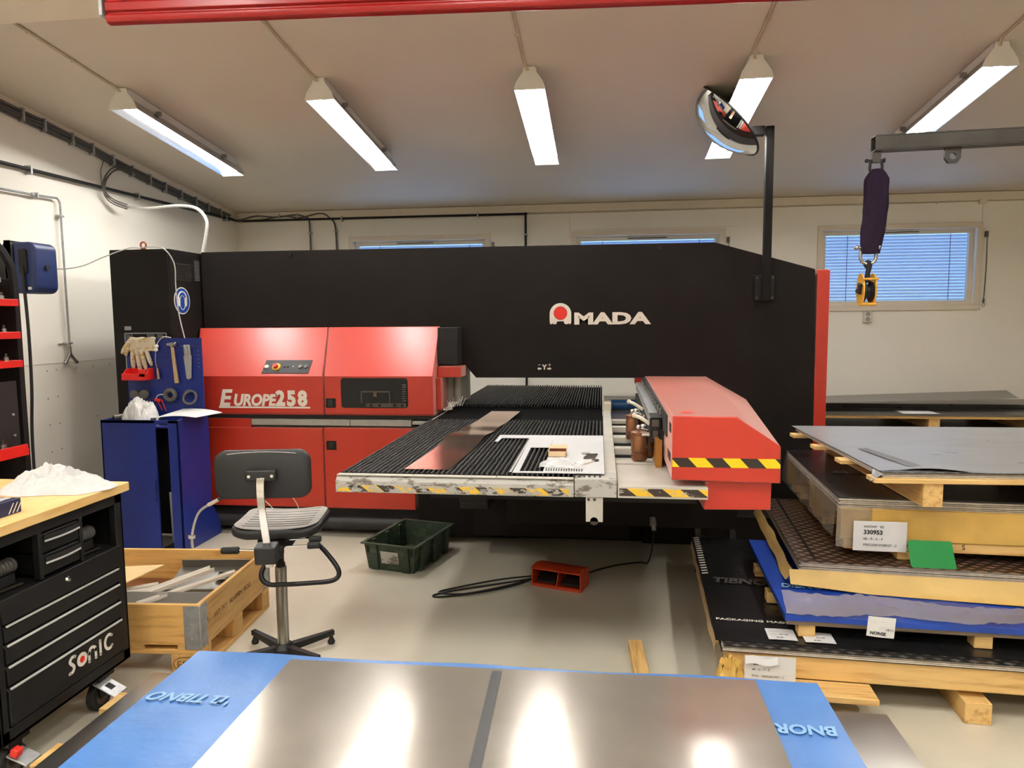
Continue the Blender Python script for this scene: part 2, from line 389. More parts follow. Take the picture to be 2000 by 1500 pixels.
        if parent is not None: o.parent = parent; MAT[o] = MAT[parent]
        else: MAT[o] = Matrix()
        if label: o['label'] = label
        if bevel:
            b = o.modifiers.new('bevel', 'BEVEL'); b.width = bevel; b.segments = seg; b.limit_method = 'ANGLE'; b.angle_limit = R(40)
        return o

def thing(name, label, cat, loc=(0, 0, 0), rz=0, group=None):
    o = bpy.data.objects.new(name, None); C.objects.link(o); o.empty_display_size = .1
    o.location = loc; o.rotation_euler = (0, 0, rz)
    MAT[o] = Matrix.Translation(loc)@Matrix.Rotation(rz, 4, 'Z')
    o['label'] = label; o['category'] = cat
    if group: o['group'] = group
    return o

def solo(mb, name, mats, label, cat, loc=(0, 0, 0), rz=0, group=None, **k):
    """a thing that is one mesh, its origin at loc"""
    T = Matrix.Translation(loc)@Matrix.Rotation(rz, 4, 'Z'); inv = T.inverted()
    mb.v = [inv@v for v in mb.v]
    o = mb.build(name, mats, **k)
    o.location = loc; o.rotation_euler = (0, 0, rz); MAT[o] = T
    o['label'] = label; o['category'] = cat
    if group: o['group'] = group
    return o

def struct(mb, name, mats, **k):
    o = mb.build(name, mats, **k)
    if o.parent is None: o['kind'] = 'structure'
    return o

def kids(o): return [c for c in C.objects if c.parent == o]
def dup(root, loc, rz=0, label=None, group=None):
    def cp(o, par):
        c = o.copy(); C.objects.link(c); c.parent = par
        MAT[c] = MAT[par] if par is not None else Matrix.Translation(loc)@Matrix.Rotation(rz, 4, 'Z')
        for k in list(o.children): cp(k, c)
        return c
    r = cp(root, None); r.location = loc; r.rotation_euler = (0, 0, rz)
    if label: r['label'] = label
    if group: r['group'] = group
    return r

def frame(o, xd, yd):
    x = Vector(xd).normalized(); y = Vector(yd); y = (y-x*y.dot(x)).normalized(); z = x.cross(y)
    m = Matrix((x, y, z)).transposed().to_4x4(); m.translation = Vector(o); return m

def text(s, height, T, mat_, parent=None, name='lettering', bold=0, sx=1, shear=0, ext=.0006, space=1, align='LEFT', label=None, lift=.0012, mirror=False):
    """raised lettering; T maps text x right, y up, z outwards into the world"""
    cu = bpy.data.curves.new(name, 'FONT'); cu.body = s; cu.size = height/.73; cu.extrude = ext
    cu.offset = bold; cu.shear = shear; cu.space_character = space; cu.align_x = align; cu.resolution_u = 3
    ob = bpy.data.objects.new('tmp', cu); C.objects.link(ob); bpy.context.view_layer.update()
    me = bpy.data.meshes.new_from_object(ob.evaluated_get(bpy.context.evaluated_depsgraph_get()))
    bpy.data.objects.remove(ob); bpy.data.curves.remove(cu)
    me.name = name
    inv = MAT[parent].inverted() if parent is not None else Matrix()
    me.transform(inv@T@Matrix.Translation((0, 0, lift))@Matrix.Diagonal((sx, 1, 1, 1)))
    me.materials.clear(); me.materials.append(M_[mat_])
    o = bpy.data.objects.new(name, me); C.objects.link(o)
    if parent is not None: o.parent = parent; MAT[o] = MAT[parent]
    if label: o['label'] = label
    return o

# ------------------------------------------------------------------ room: X right along the back wall, Y into the picture, Z up
XL, XR, YB, YF = -4.2, 6.0, 7.9, -4.5
SL = .112
def cz(y): return 2.885+SL*(YB-y)
struct(MB().box(XL-.2, YF-.2, -.1, XR+.2, YB+.2, 0), 'floor', 'floor')
struct(MB().prism([(XL-.2, YF-.2, cz(YF-.2)), (XL-.2, YB+.2, cz(YB+.2)), (XL-.2, YB+.2, cz(YB+.2)+.1), (XL-.2, YF-.2, cz(YF-.2)+.1)], (XR-XL+.4, 0, 0)), 'ceiling', 'ceil')
struct(MB().box(XL-.2, YF, 0, XL, YB, 4.4), 'wall_left', 'wall')
struct(MB().box(XR, YF, 0, XR+.2, YB, 4.4), 'wall_right', 'wall_far')
struct(MB().box(XL-.2, YF-.2, 0, XR+.2, YF, 4.6), 'wall_front', 'wall_far')
# back wall with three window openings
wins = [(-2.80, -1.28), (-.27, 1.25), (2.30, 3.80)]
WZ0, WZ1 = 1.75, 2.53
wb = MB(); x = XL-.2
for a, b in wins:
    wb.box(x, YB, 0, a, YB+.2, 3.1); wb.box(a, YB, 0, b, YB+.2, WZ0); wb.box(a, YB, WZ1, b, YB+.2, 3.1); x = b
wb.box(x, YB, 0, XR+.2, YB+.2, 3.1)
struct(wb, 'wall_back', 'wall')
for i, (a, b) in enumerate(wins):
    n = 'window_%d' % (i+1)
    f = MB()
    for (x0, z0, x1, z1) in ((a-.055, WZ1, b+.055, WZ1+.055), (a-.055, WZ0-.055, b+.055, WZ0), (a-.055, WZ0, a, WZ1), (b, WZ0, b+.055, WZ1)):
        f.box(x0, YB-.02, z0, x1, YB, z1)
    w = struct(f, n, 'trimw', bevel=.003)
    s = MB()
    e = .045
    for (x0, z0, x1, z1) in ((a, WZ1-e, b, WZ1), (a, WZ0, b, WZ0+e), (a, WZ0+e, a+e, WZ1-e), (b-e, WZ0+e, b, WZ1-e)):
        s.box(x0, YB+.05, z0, x1, YB+.1, z1)
    s.build('sash', 'trimw', w, bevel=.003)
    MB().box(a+e, YB+.07, WZ0+e, b-e, YB+.074, WZ1-e).build('glass_pane', 'glass', w)
    bl = MB(); k = 0; z = WZ0+e+.012
    while z < WZ1-e-.01:
        bl.obox(((a+b)/2, YB+.125, z), (b-a-2*e+.03, .036, .0015), (R(-50), 0, 0)); z += .033
    for xx in (a+.28, b-.2): bl.box(xx-.003, YB+.104, WZ0+e, xx+.003, YB+.106, WZ1-e, mi=1)
    bl.build('venetian_blind', ['blind', 'bluereel'], w)
    v = MB(); cx = (a+b)/2+(-.0 if i else -.05); vw = .22
    v.box(cx-vw, YB+.035, WZ1-.033, cx+vw, YB+.05, WZ1-.008); v.build('vent_slot', 'ivory', w, bevel=.002)
    MB().box(cx-vw+.01, YB+.033, WZ1-.029, cx+vw-.01, YB+.0352, WZ1-.02).build('vent_opening', 'dark', w)
# trims and joints
t = MB(); t.box(XL, YB-.03, cz(YB)-.085, XR, YB, cz(YB)-.002); struct(t, 'trim_1', 'trimw', bevel=.003)
t = MB(); t.prism([(XL, YF, cz(YF)-.06), (XL, YB, cz(YB)-.06), (XL, YB, cz(YB)), (XL, YF, cz(YF))], (.02, 0, 0)); struct(t, 'trim_2', 'trimw')
t = MB(); t.prism([(XL, 3.55, cz(3.55)-.05), (XL, 3.73, cz(3.73)-.05), (XL, 3.73, cz(3.73)), (XL, 3.55, cz(3.55))], (XR-XL, 0, 0)); struct(t, 'trim_3', 'trimw')
t = MB(); t.box(XL, 3.0, 1.333, XL+.003, YB, 1.339); struct(t, 'trim_4', 'trimw')
# board joints on the back wall
for k, (x0, z0, x1, z1) in enumerate(((-.352, 2.52, -.347, 2.80), (3.842, 2.2, 3.847, 2.80), (-.347, 2.60, 1.4, 2.604))):
    struct(MB().box(x0, YB-.0025, z0, x1, YB, z1), 'trim_%d' % (5+k), 'ceil')
sw = MB()
for y, z in ((4.925,1.28),(5.018,1.285),(5.224,1.282),(5.423,1.281),(5.622,1.285),(4.916,1.068),(5.015,1.077),(4.918,.866),(5.018,.867),(4.92,.655),(5.021,.664),(5.434,.866),(5.9,1.283),(6.1,1.286)):
    sw.cyl((XL, y, z), (XL+.002, y, z), .006, n=8)
struct(sw, 'trim_8', 'greytext')
# ------------------------------------------------------------------ ceiling lamps
def zz(y, dz): return -SL*y+dz
L0 = 1.49
LX = [-3.27, -1.86, -.46, .94, 2.33]
lab = ['ceiling lamp beside the cable bundle, above the black cabinet', 'ceiling lamp second from the cable bundle, above the red sloping doors',
       'ceiling lamp above the white lettering on the black machine, third from the cable bundle', 'ceiling lamp partly hidden behind the round convex mirror', 'ceiling lamp passing behind the dark steel hoist arm']
def make_lamp():
    t = thing('ceiling_lamp', lab[0], 'lamp', (LX[0], 4.66, cz(4.66)), group='twin tube lamps on the ceiling')
    def strip(poly, y0, y1, th=None):
        m = MB(); n = len(poly)
        m.hexa([(x, y0, zz(y0, z)) for x, z in poly], [(x, y1, zz(y1, z)) for x, z in poly]); return m
    strip([(-.042, -.004), (.042, -.004), (.042, -.058), (-.042, -.058)], .02, L0-.02).build('housing', 'fixture', t, world=False)
    rf = [(-.04, -.052), (.04, -.052), (.075, -.085), (.1, -.14), (.097, -.141), (.071, -.088), (.038, -.058), (-.038, -.058), (-.071, -.088), (-.097, -.141), (-.1, -.14), (-.075, -.085)]
    strip(rf, .012, L0-.012).build('reflector', 'reflector', t, world=False)
    cap = [(-.036, -.004), (.036, -.004), (.042, -.035), (.065, -.065), (.088, -.1), (.102, -.142), (-.102, -.142), (-.088, -.1), (-.065, -.065), (-.042, -.035)]
    for y0, y1 in ((0, .014), (L0-.014, L0)): strip(cap, y0, y1).build('end_cap', 'fixture', t, world=False)
    for sx in (-.043, .043):
        a = MB().cyl((sx, .04, zz(.04, -.098)), (sx, L0-.04, zz(L0-.04, -.098)), .013, n=14).build('tube', 'tube', t, world=False)
        q = MB()
        for y in (.03, L0-.055): q.box(sx-.016, y, zz(y, -.12), sx+.016, y+.025, zz(y, -.06))
        q.build('lamp_holder', 'fixture', a, world=False)
    m = MB()
    for y in (.3, 1.2):
        for sx in (-1, 1): m.box(sx*.05, y, zz(y, -.075), sx*.085, y+.02, zz(y, -.045))
    m.each('clip', 'steel', t, world=False)
    return t
lamp = make_lamp()
for i in range(1, 5): dup(lamp, (LX[i], 4.66, cz(4.66)), 0, lab[i])
far = ['first lamp of the second row, over the tool cart', 'second lamp of the second row of ceiling lamps', 'third lamp of the second row of ceiling lamps', 'fourth lamp of the second row of ceiling lamps', 'fifth lamp of the second row, beyond the stacked packs']
for i in range(5): dup(lamp, (LX[i], .6, cz(.6)), 0, far[i])  # unseen lamp row, added for room light and mirror reflections
for i in range(5): dup(lamp, (LX[i], -2.6, cz(-2.6)), 0, far[i].replace('second row', 'third row'), group='third row of ceiling lamps')  # another row out of view, added to light the room
cl = ['leftmost', 'second from left', 'middle', 'fourth from left', 'rightmost']
for i, x in enumerate(LX):
    t = thing('lamp_cable', 'cream twin cable clipped along the ceiling to the lamp %s' % ['above the black cabinet', 'above the red sloping doors', 'above the white lettering', 'behind the convex mirror', 'behind the steel hoist arm'][i], 'cable', (x, 4.66, cz(4.66)), group='cables along the ceiling to the lamps')
    m = MB(); x0 = x-.03
    for dx in (-.006, .006):
        m.tube([(x0+dx, y, cz(y)-.008) for y in (2.12, 3.5)]+[(x0+dx+.004, 3.74, cz(3.74)-.008), (x0+dx, 4.6, cz(4.6)-.008), (x0+dx+.02, 4.665, cz(4.66)-.03)], .005, n=6)
    m.build('cord', 'creamc', t)
    m = MB()
    for y in (2.5, 2.9, 3.3, 3.9, 4.25): m.box(x0-.014, y, cz(y)-.016, x0+.014, y+.012, cz(y)-.0005)
    m.each('clip', 'creamc', t)

# ------------------------------------------------------------------ red overhead duct near the camera
ang = R(3.5)
t = thing('overhead_duct', 'long glossy red metal channel hanging overhead in front of the lamps', 'duct', (-1.87, 2.6, 2.785), ang)
prof = [(0, 0), (.012, -.004), (.03, -.004), (.04, .006), (.04, .2), (0, .2), (0, .075), (-.006, .068), (-.006, .04), (.004, .034), (.004, .028), (-.004, .022), (-.004, .008)]
m = MB(); m.prism([(0, y, z) for y, z in prof], (2.9, 0, 0)); m.build('channel', 'redd', t, world=False, bevel=.002)
m = MB(); m.prism([(-.006, -.012, .02), (-.006, .045, .02), (-.006, .045, .21), (-.006, -.012, .21)], (-.014, 0, 0)); m.prism([(-.02, -.014, .1), (-.02, .05, .1), (-.05, .05, .2), (-.05, -.014, .2)], (.03, 0, 0))
m.build('end_bracket', 'galv', t, world=False, bevel=.002)
MB().cyl((.075, -.014, .085), (.075, 0, .085), .011, n=6).build('bolt', 'galv', t, world=False)
m = MB()
for x in (.3, 2.5): m.cyl((x, .02, .2), (x, .02, cz(2.65)-2.785), .006, n=8)
m.each('hanger_rod', 'galv', t, world=False)

# ------------------------------------------------------------------ convex mirror on its post
t = thing('convex_mirror', 'round convex mirror on a black square post fixed to the black machine', 'mirror', (1.19, 5.42, 1.77))
m = MB(); m.box(1.168, 5.405, 1.77, 1.222, 5.46, 3.003); m.build('post', 'postb', t, bevel=.003)
m = MB(); m.box(.99, 5.395, 2.94, 1.157, 5.46, 3.003); m.build('arm', 'postb', t, bevel=.003)
m = MB(); m.box(1.12, 5.46, 1.765, 1.26, 5.4935, 1.95); mp = m.build('mounting_plate', 'blk', t, bevel=.003)
m = MB()
for x in (1.135, 1.245):
    for z in (1.785, 1.93): m.cyl((x, 5.45, z), (x, 5.46, z), .008, n=6)
m.each('bolt', 'dsteel', mp)
mc = Vector((.843, 5.36, 3.045)); v = (mc-Vector((0, 0, 1.65))).normalized()
a = Vector((1.09-.629, 0, 2.806-3.271)); a = (a-v*a.dot(v)).normalized()
w = v.cross(a).normalized()
if w.z > 0: w = -w
nrm = (-v*math.cos(R(73))+w*math.sin(R(73))).normalized()
rad = .345; dep = .135; Rr = (rad*rad+dep*dep)/(2*dep)
pf = []
for i in range(25):
    r = rad*(1-i/24); pf.append((max(r, 0), math.sqrt(Rr*Rr-r*r)-(Rr-dep)))
pf[-1] = (0, dep)
MB().lathe(pf, mc, nrm, 64).build('mirror_dome', 'mirror', t, ang=60)
MB().lathe([(rad-.004, -.006), (rad+.004, -.006), (rad+.006, .0), (rad+.004, .005), (rad-.002, .006)], mc, nrm, 64).build('rim', 'rubber', t)
m = MB(); m.lathe([(.0, -.010), (rad*.5, -.009), (rad, -.004), (rad*.98, 0)], mc, nrm, 48); m.cyl(mc-nrm*.025, Vector((1.03, 5.425, 2.97)), .018)
m.build('back_shell', 'blkp', t)

# ------------------------------------------------------------------ hoist arm with its sling and pulley
t = thing('hoist_arm', 'dark steel box beam of a jib hoist carrying the purple sling', 'hoist', (4.2, 3.3, 0))
m = MB(); ya = lambda x: 3.3-(x-1.15)*.01
x0, x1 = 1.155, 4.2
for (dy0, dy1, dz0, dz1) in ((-.03, .03, 2.347, 2.353), (-.03, .03, 2.407, 2.413), (-.03, -.025, 2.353, 2.407), (.025, .03, 2.353, 2.407)):
    m.hexa([(x0, 3.3+dy0, dz0), (x0, 3.3+dy1, dz0), (x0, 3.3+dy1, dz1), (x0, 3.3+dy0, dz1)], [(x1, 3.27+dy0, dz0+.045), (x1, 3.27+dy1, dz0+.045), (x1, 3.27+dy1, dz1+.045), (x1, 3.27+dy0, dz1+.045)])
m.build('beam', 'mill', t, bevel=.0015)
MB().box(4.14, 3.2, 0, 4.26, 3.34, cz(3.34)-.01).build('column', 'dsteel', t, bevel=.004)
lug = MB(); n = 20; out = [(-.032, .07), (-.032, -.044), (-.018, -.064), (.018, -.064), (.032, -.044), (.032, .07)]
# lug plate with a round hole: outer polygon bridged to a ring
ring = [(.014*math.cos(2*PI*i/24), -.036+.014*math.sin(2*PI*i/24)) for i in range(24)]
def outer(th):
    c, s_ = math.cos(th), math.sin(th); best = 9
    for i in range(len(out)):
        (ax, ay), (bx, by) = out[i], out[(i+1) % len(out)]; ay += .036; by += .036
        den = c*(by-ay)-s_*(bx-ax)
        if abs(den) < 1e-9: continue
        tt = (ax*(by-ay)-ay*(bx-ax))/den; uu = (ax*s_-ay*c)/den
        if tt > 0 and -1e-6 <= uu <= 1+1e-6: best = min(best, tt)
    return (best*c, -.036+best*s_)
og = [outer(2*PI*i/24) for i in range(24)]
vs = []; fs = []
for y in (3.285, 3.299):
    vs += [(1.472+x, y, 2.352+z) for x, z in og]+[(1.472+x, y, 2.352+z) for x, z in ring]
for i in range(24):
    j = (i+1) % 24
    fs += [(i, j, 24+j, 24+i), (48+i, 72+i, 72+j, 48+j), (i, 48+i, 48+j, j), (24+i, 24+j, 72+j, 72+i)]
lug.add(vs, fs); lug.build('lifting_lug', 'mill', t)
m = MB(); m.box(1.15, 3.285, 2.30, 1.185, 3.305, 2.347); m.build('hanger_plate', 'mill', t, bevel=.002)
# upper shackle
def shackle(name, label, c, r, h, th, mat_, flip=1, rz=0):
    t = thing(name, label, 'shackle', c, rz)
    pts = [(-r, 0, 0), (-r*1.12, 0, -flip*h*.35)]+[(-r*1.15*math.cos(PI*k/10), 0, -flip*(h*.6+r*1.0*math.sin(PI*k/10))) for k in range(11)]+[(r*1.12, 0, -flip*h*.35), (r, 0, 0)]
    MB().tube(pts, th, 10).build('bow', mat_, t, world=False)
    m = MB(); m.cyl((-r*1.5, 0, 0), (r*1.5, 0, 0), th*.95, n=12); m.sphere((-r*1.75, 0, 0), th*1.5, 10); m.cyl((r*1.35, 0, 0), (r*1.6, 0, 0), th*1.7, n=12)
    m.build('pin', mat_, t, world=False); return t
shackle('shackle', 'black bow shackle hanging from the end of the hoist arm', (1.168, 3.295, 2.31), .022, .055, .006, 'blk')
# purple sling: a bundled round loop
def sling():
    m = MB(); N = 26; nx = 26; vs = []
    for i in range(N+1):
        k = i/N; z = 2.275-k*.36
        w_ = .020+.028*min(1, (k/.12)**.7 if k < .12 else 1)*(1-.35*max(0, (k-.75)/.25)); cxx = 1.176-.022*k+.006*math.sin(k*3)
        for j in range(nx):
            a_ = 2*PI*j/nx
            rr = 1+.10*math.sin(a_*7+k*3)+.07*noise.noise(Vector((math.cos(a_)*2, math.sin(a_)*2, k*6)))
            vs.append((cxx+math.cos(a_)*w_*rr, 3.295+math.sin(a_)*w_*.55*rr, z))
    fs = [(i*nx+j, i*nx+(j+1) % nx, (i+1)*nx+(j+1) % nx, (i+1)*nx+j) for i in range(N) for j in range(nx)]
    fs += [tuple(range(nx)), tuple(range(N*nx, (N+1)*nx))[::-1]]
    m.add(vs, fs); return m
solo(sling(), 'lifting_sling', 'purple', 'dark purple webbing sling bundled between two shackles', 'sling', (1.165, 3.295, 1.915))
shackle('shackle', 'bright steel bow shackle below the purple sling', (1.15, 3.295, 1.942), .028, .07, .0075, 'steel')
t = thing('pulley_block', 'yellow and black snatch pulley hanging below the steel shackle', 'pulley', (1.15, 3.295, 1.69))
m = MB(); m.tube([(1.15, 3.295, 1.885), (1.155, 3.293, 1.86), (1.15, 3.295, 1.83), (1.148, 3.295, 1.79)], .009, 10, rr=[.010, .012, .010, .013]); m.lathe([(.006, -.006), (.016, -.006), (.019, 0), (.016, .006), (.006, .006)], (1.15, 3.295, 1.87), (0, 1, 0), 16)
m.build('suspension_link', 'blk', t)
for dx in (-.029, .020):
    s0 = [(.047*math.sin(2*PI*i/28), 1.760+.072*math.cos(2*PI*i/28)) for i in range(28)]
    m = MB(); m.prism([(1.149+dx, 3.295+y, z) for y, z in s0], (.007, 0, 0)); m.build('side_plate', 'yellow', t, bevel=.0015)
m = MB(); m.lathe([(.008, -.018), (.044, -.018), (.046, -.013), (.030, -.004), (.030, .004), (.046, .013), (.044, .018), (.008, .018)], (1.149, 3.295, 1.752), (1, 0, 0), 28); m.build('sheave', 'blk', t)
m = MB(); m.cyl((1.105, 3.295, 1.755), (1.190, 3.295, 1.755), .010, n=12); m.build('axle', 'dsteel', t)
m = MB(); m.cyl((1.118, 3.25, 1.805), (1.180, 3.25, 1.805), .005, n=10); m.cyl((1.116, 3.27, 1.697), (1.18, 3.27, 1.697), .007, n=10); m.each('tie_bolt', 'yellow', t)
m = MB(); m.obox((1.114, 3.280, 1.765), (.012, .03, .045), (.3, 0, 0)); m.build('latch', 'blk', t, bevel=.002)

# ------------------------------------------------------------------ pipes and cables on the walls
t = thing('air_pipe', 'black air pipe running along two walls and turning down by the windows', 'pipe', (-4.17, 7.85, 2.79))
m = MB(); m.tube([(-4.165, 2.0, 2.755), (-4.165, 4.85, 2.768), (-4.165, 7.84, 2.795)], .014, 12)
m.tube([(-4.165, 7.84, 2.795), (-4.155, 7.862, 2.793), (-4.13, 7.866, 2.792), (-2.0, 7.866, 2.79), (-.85, 7.866, 2.786), (-.832, 7.866, 2.78), (-.828, 7.866, 2.76), (-.828, 7.866, .6)], .013, 12)
m.sphere((-.828, 7.866, 2.784), .019, 12); m.build('pipe', 'blk', t)
m = MB()
for y, z in ((4.851, 2.768), (6.082, 2.779), (7.605, 2.793)): m.box(-4.2, y-.008, z-.035, -4.146, y+.008, z+.03)
for x in (-2.918, -1.358): m.box(x-.008, 7.849, 2.76, x+.008, 7.9, 2.82)
m.box(-.848, 7.849, 2.555, -.808, 7.9, 2.571)
m.each('pipe_clamp', 'galv', t, bevel=.002)
t = thing('steel_air_line', 'thin bright steel air line ending in a forked coupling by the hose reel', 'pipe', (-4.17, 5.13, 1.47))
m = MB(); m.tube([(-4.165, 3.0, 2.55), (-4.165, 4.86, 2.59), (-4.165, 5.10, 2.603), (-4.165, 5.12, 2.585), (-4.165, 5.128, 2.56), (-4.165, 5.13, 1.46)], .0085, 10)
m.sphere((-4.165, 4.86, 2.59), .016, 10); m.build('pipe', 'galv', t)
m = MB(); 
for y, z in ((4.90, 2.591),): m.box(-4.2, y-.006, z-.02, -4.15, y+.006, z+.02)
m.obox((-4.175, 5.13, 2.471), (.04, .05, .014)); m.obox((-4.175, 5.125, 1.485), (.05, .05, .014)); m.box(-4.2, 5.05, 1.475, -4.19, 5.13, 1.487)
m.each('pipe_clamp', 'galv', t, bevel=.002)
m = MB(); m.cyl((-4.165, 5.13, 1.46), (-4.165, 5.13, 1.40), .013, n=12); m.sphere((-4.165, 5.13, 1.40), .017, 10)
m.cyl((-4.165, 5.13, 1.40), (-4.165, 5.085, 1.345), .012, n=12); m.cyl((-4.165, 5.13, 1.40), (-4.165, 5.185, 1.345), .012, n=12)
m.cyl((-4.165, 5.085, 1.345), (-4.165, 5.07, 1.328), .015, n=12); m.cyl((-4.165, 5.185, 1.345), (-4.165, 5.2, 1.328), .015, n=12)
m.build('coupling', 'steel', t)
# bundle below the ceiling line
t = thing('cable_bundle', 'thick bundle of dark grey cables clipped just below the ceiling above the hose reel', 'cable', (-4.17, 6.2, 2.97))
bp = [(-4.17, 2.0, 3.46), (-4.17, 4.633, 3.172), (-4.17, 5.021, 3.134), (-4.17, 5.503, 3.078), (-4.17, 6.009, 2.997), (-4.17, 7.016, 2.885), (-4.165, 7.7, 2.815)]
m = MB()
for k, (dx, dz) in enumerate(((0, 0), (.004, .022), (.0, -.022), (-.012, .012), (-.012, -.034))):
    p = [(x+dx, y, z+dz+.004*math.sin(y*4+k)) for x, y, z in bp]
    if k == 0: p += [(-4.14, 7.84, 2.80), (-3.935, 7.872, 2.845), (-3.70, 7.872, 2.825), (-3.474, 7.872, 2.845), (-3.34, 7.872, 2.815), (-3.302, 7.872, 2.73), (-3.30, 7.872, 2.2)]
    if k == 2: p += [(-4.14, 7.845, 2.795), (-3.9, 7.872, 2.80), (-3.6, 7.872, 2.835), (-3.42, 7.872, 2.812), (-3.17, 7.872, 2.855), (-3.06, 7.872, 2.80), (-2.995, 7.872, 2.68), (-2.99, 7.872, 2.2)]
    m.tube(catmull(p, 5), .010, 7)
m.build('cable', 'cable', t)
m = MB()
for y, z in ((4.82, 3.153), (5.022, 3.132), (5.306, 3.10), (5.532, 3.073), (5.777, 3.035), (6.029, 2.994), (6.274, 2.965), (6.506, 2.936), (6.764, 2.908), (7.024, 2.884), (7.255, 2.86), (7.5, 2.835)):
    m.box(-4.2, y-.008, z-.05, -4.150, y+.008, z+.045)
for x, z in ((-3.87, 2.825), (-3.66, 2.83), (-3.44, 2.835)): m.box(x-.007, 7.858, z-.03, x+.007, 7.9, z+.03)
for x, z in ((-3.30, 2.64), (-2.993, 2.66)): m.box(x-.02, 7.858, z-.006, x+.02, 7.9, z+.006)
m.each('cable_clip', 'galv', t)
t = thing('cable_loop', 'looped cables dropping from the bundle and wrapped white towards the black cabinet', 'cable', (-4.15, 5.9, 2.7))
lp = [(-4.165, 6.25, 2.965), (-4.15, 5.981, 2.99), (-4.15, 5.776, 2.965), (-4.15, 5.638, 2.85), (-4.15, 5.616, 2.74), (-4.13, 5.685, 2.672), (-4.08, 5.80, 2.64)]
m = MB()
for k in range(4): m.tube(catmull([(x+.008*(k % 2), y+.010*math.sin(k*2), z+.012*(k-1.5)) for x, y, z in lp], 6), .006, 6)
m.build('cable', 'cable', t)
m = MB(); wp = [(-4.08, 5.80, 2.64), (-3.9, 5.72, 2.612), (-3.765, 5.7, 2.608), (-3.532, 5.7, 2.619), (-3.373, 5.7, 2.589), (-3.295, 5.7, 2.494), (-3.301, 5.7, 2.388), (-3.345, 5.7, 2.215)]
c = catmull(wp, 10); m.tube(c, .014, 10, rr=[.010+.002*(i % 2)+.004*(i/len(c)) for i in range(len(c))]); m.build('corrugated_sleeve', 'cablew', t)
m = MB().tube([(-4.185, 5.70, 3.05), (-4.185, 5.64, 2.92), (-4.185, 5.64, 2.78)], .003, 6)
m.build('thin_wire', 'cable', t)
# thin conductor along the top of the back wall
t = thing('wall_cable', 'thin twin cable clipped just below the ceiling along the back wall', 'cable', (1.0, 7.89, 2.8))
m = MB()
for dz in (0, .012): m.tube([(-4.1, 7.893, 2.785+dz), (-1.0, 7.893, 2.787+dz), (1.5, 7.893, 2.79+dz), (5.9, 7.893, 2.795+dz)], .0045, 6)
m.build('cord', 'creamc', t)
m = MB()
for x in (-.4, .4, 1.2, 1.9, 2.7, 3.4): m.box(x, 7.885, 2.78, x+.012, 7.9, 2.807)
m.each('cable_clip', 'trimw', t); MB().box(3.80, 7.86, 2.765, 3.87, 7.9, 2.82).build('junction_box', 'trimw', t)
# blind cords by the windows
for i, (a, b) in enumerate(wins):
    t = thing('blind_cord', ['blind cord cleat by the window nearest the corner', 'blind cord cleat by the middle window', 'long blind cord hanging beside the fully visible window'][i], 'cord', (b+.06, 7.88, 2.46), group='blind cords beside the windows')
    x = b+.085
    m = MB().box(x-.012, 7.862, 2.43, x+.012, 7.9, 2.49); m.build('cleat', 'dsteel', t, bevel=.003)
    m = MB().tube([(x, 7.87, 2.45), (x+.006, 7.872, 2.1), (x-.002, 7.873, 1.82), (x-.004, 7.873, 1.76)], .003, 6)
    m.tube([(x+.008, 7.87, 2.45), (x+.012, 7.872, 2.1), (x+.004, 7.873, 1.83)], .002, 6)
    m.lathe([(.001, -.035), (.009, -.03), (.012, -.01), (.005, .02)], (x-.002, 7.873, 1.80), n=10)
    m.tube([(x+.014*math.cos(q), 7.873, 1.745+.02*math.sin(q)) for q in [2*PI*k/12 for k in range(12)]], .002, 5, closed=True)
    m.build('cord', 'dsteel', t)
t = thing('wall_socket', 'double ivory power socket under the fully visible window', 'socket', (2.76, 7.88, 1.635))
m = MB().box(2.72, 7.852, 1.575, 2.80, 7.9, 1.692); pl = m.build('housing', 'ivory', t, bevel=.006)
for z in (1.608, 1.66):
    m = MB().lathe([(.019, 0), (.023, 0), (.023, .004), (.019, .004)], (2.76, 7.852, z), (0, -1, 0), 20); m.cyl((2.76, 7.852, z), (2.76, 7.8515, z), .019, n=20); m.build('outlet', 'greytext', t)
    m = MB()
    for dx in (-.008, .008): m.cyl((2.76+dx, 7.852, z), (2.76+dx, 7.8505, z), .0028, n=8)
    m.each('pin_hole', 'dark', t)

# ------------------------------------------------------------------ hose reel
t = thing('hose_reel', 'blue and black wall-mounted hose reel with its hose hanging down', 'reel', (-4.0, 4.5, 2.05))
def rbox(m, x0, y0, z0, x1, y1, z1, r, n=5):
    pts = []
    for cy, cz_, a0 in ((y1-r, z1-r, 0), (y0+r, z1-r, 90), (y0+r, z0+r, 180), (y1-r, z0+r, 270)):
        for k in range(n+1): a_ = R(a0+90*k/n); pts.append((x0, cy+r*math.cos(a_), cz_+r*math.sin(a_)))
    return m.prism(pts, (x1-x0, 0, 0))
def rboxy(m, x0, x1, y0, y1, z0, z1, r, n=6):
    pts = []
    for cx_, cz_, a0 in ((x1-r, z1-r, 0), (x0+r, z1-r, 90), (x0+r, z0+r, 180), (x1-r, z0+r, 270)):
        for k in range(n+1): a_ = R(a0+90*k/n); pts.append((cx_+r*math.cos(a_), y0, cz_+r*math.sin(a_)))
    return m.prism(pts, (0, y1-y0, 0))
m = MB(); rboxy(m, -4.03, -3.83, 4.45, 4.66, 1.85, 2.2, .055); m.build('casing', 'bluereel', t, bevel=.02, seg=3)
m = MB(); rboxy(m, -4.06, -3.985, 4.44, 4.67, 1.86, 2.21, .05); m.box(-4.2, 4.5, 1.95, -4.05, 4.6, 2.12); m.build('bracket', 'blkp', t, bevel=.006)
m = MB(); rboxy(m, -3.945, -3.885, 4.440, 4.46, 1.98, 2.15, .02); m.build('hose_slot', 'dark', t)
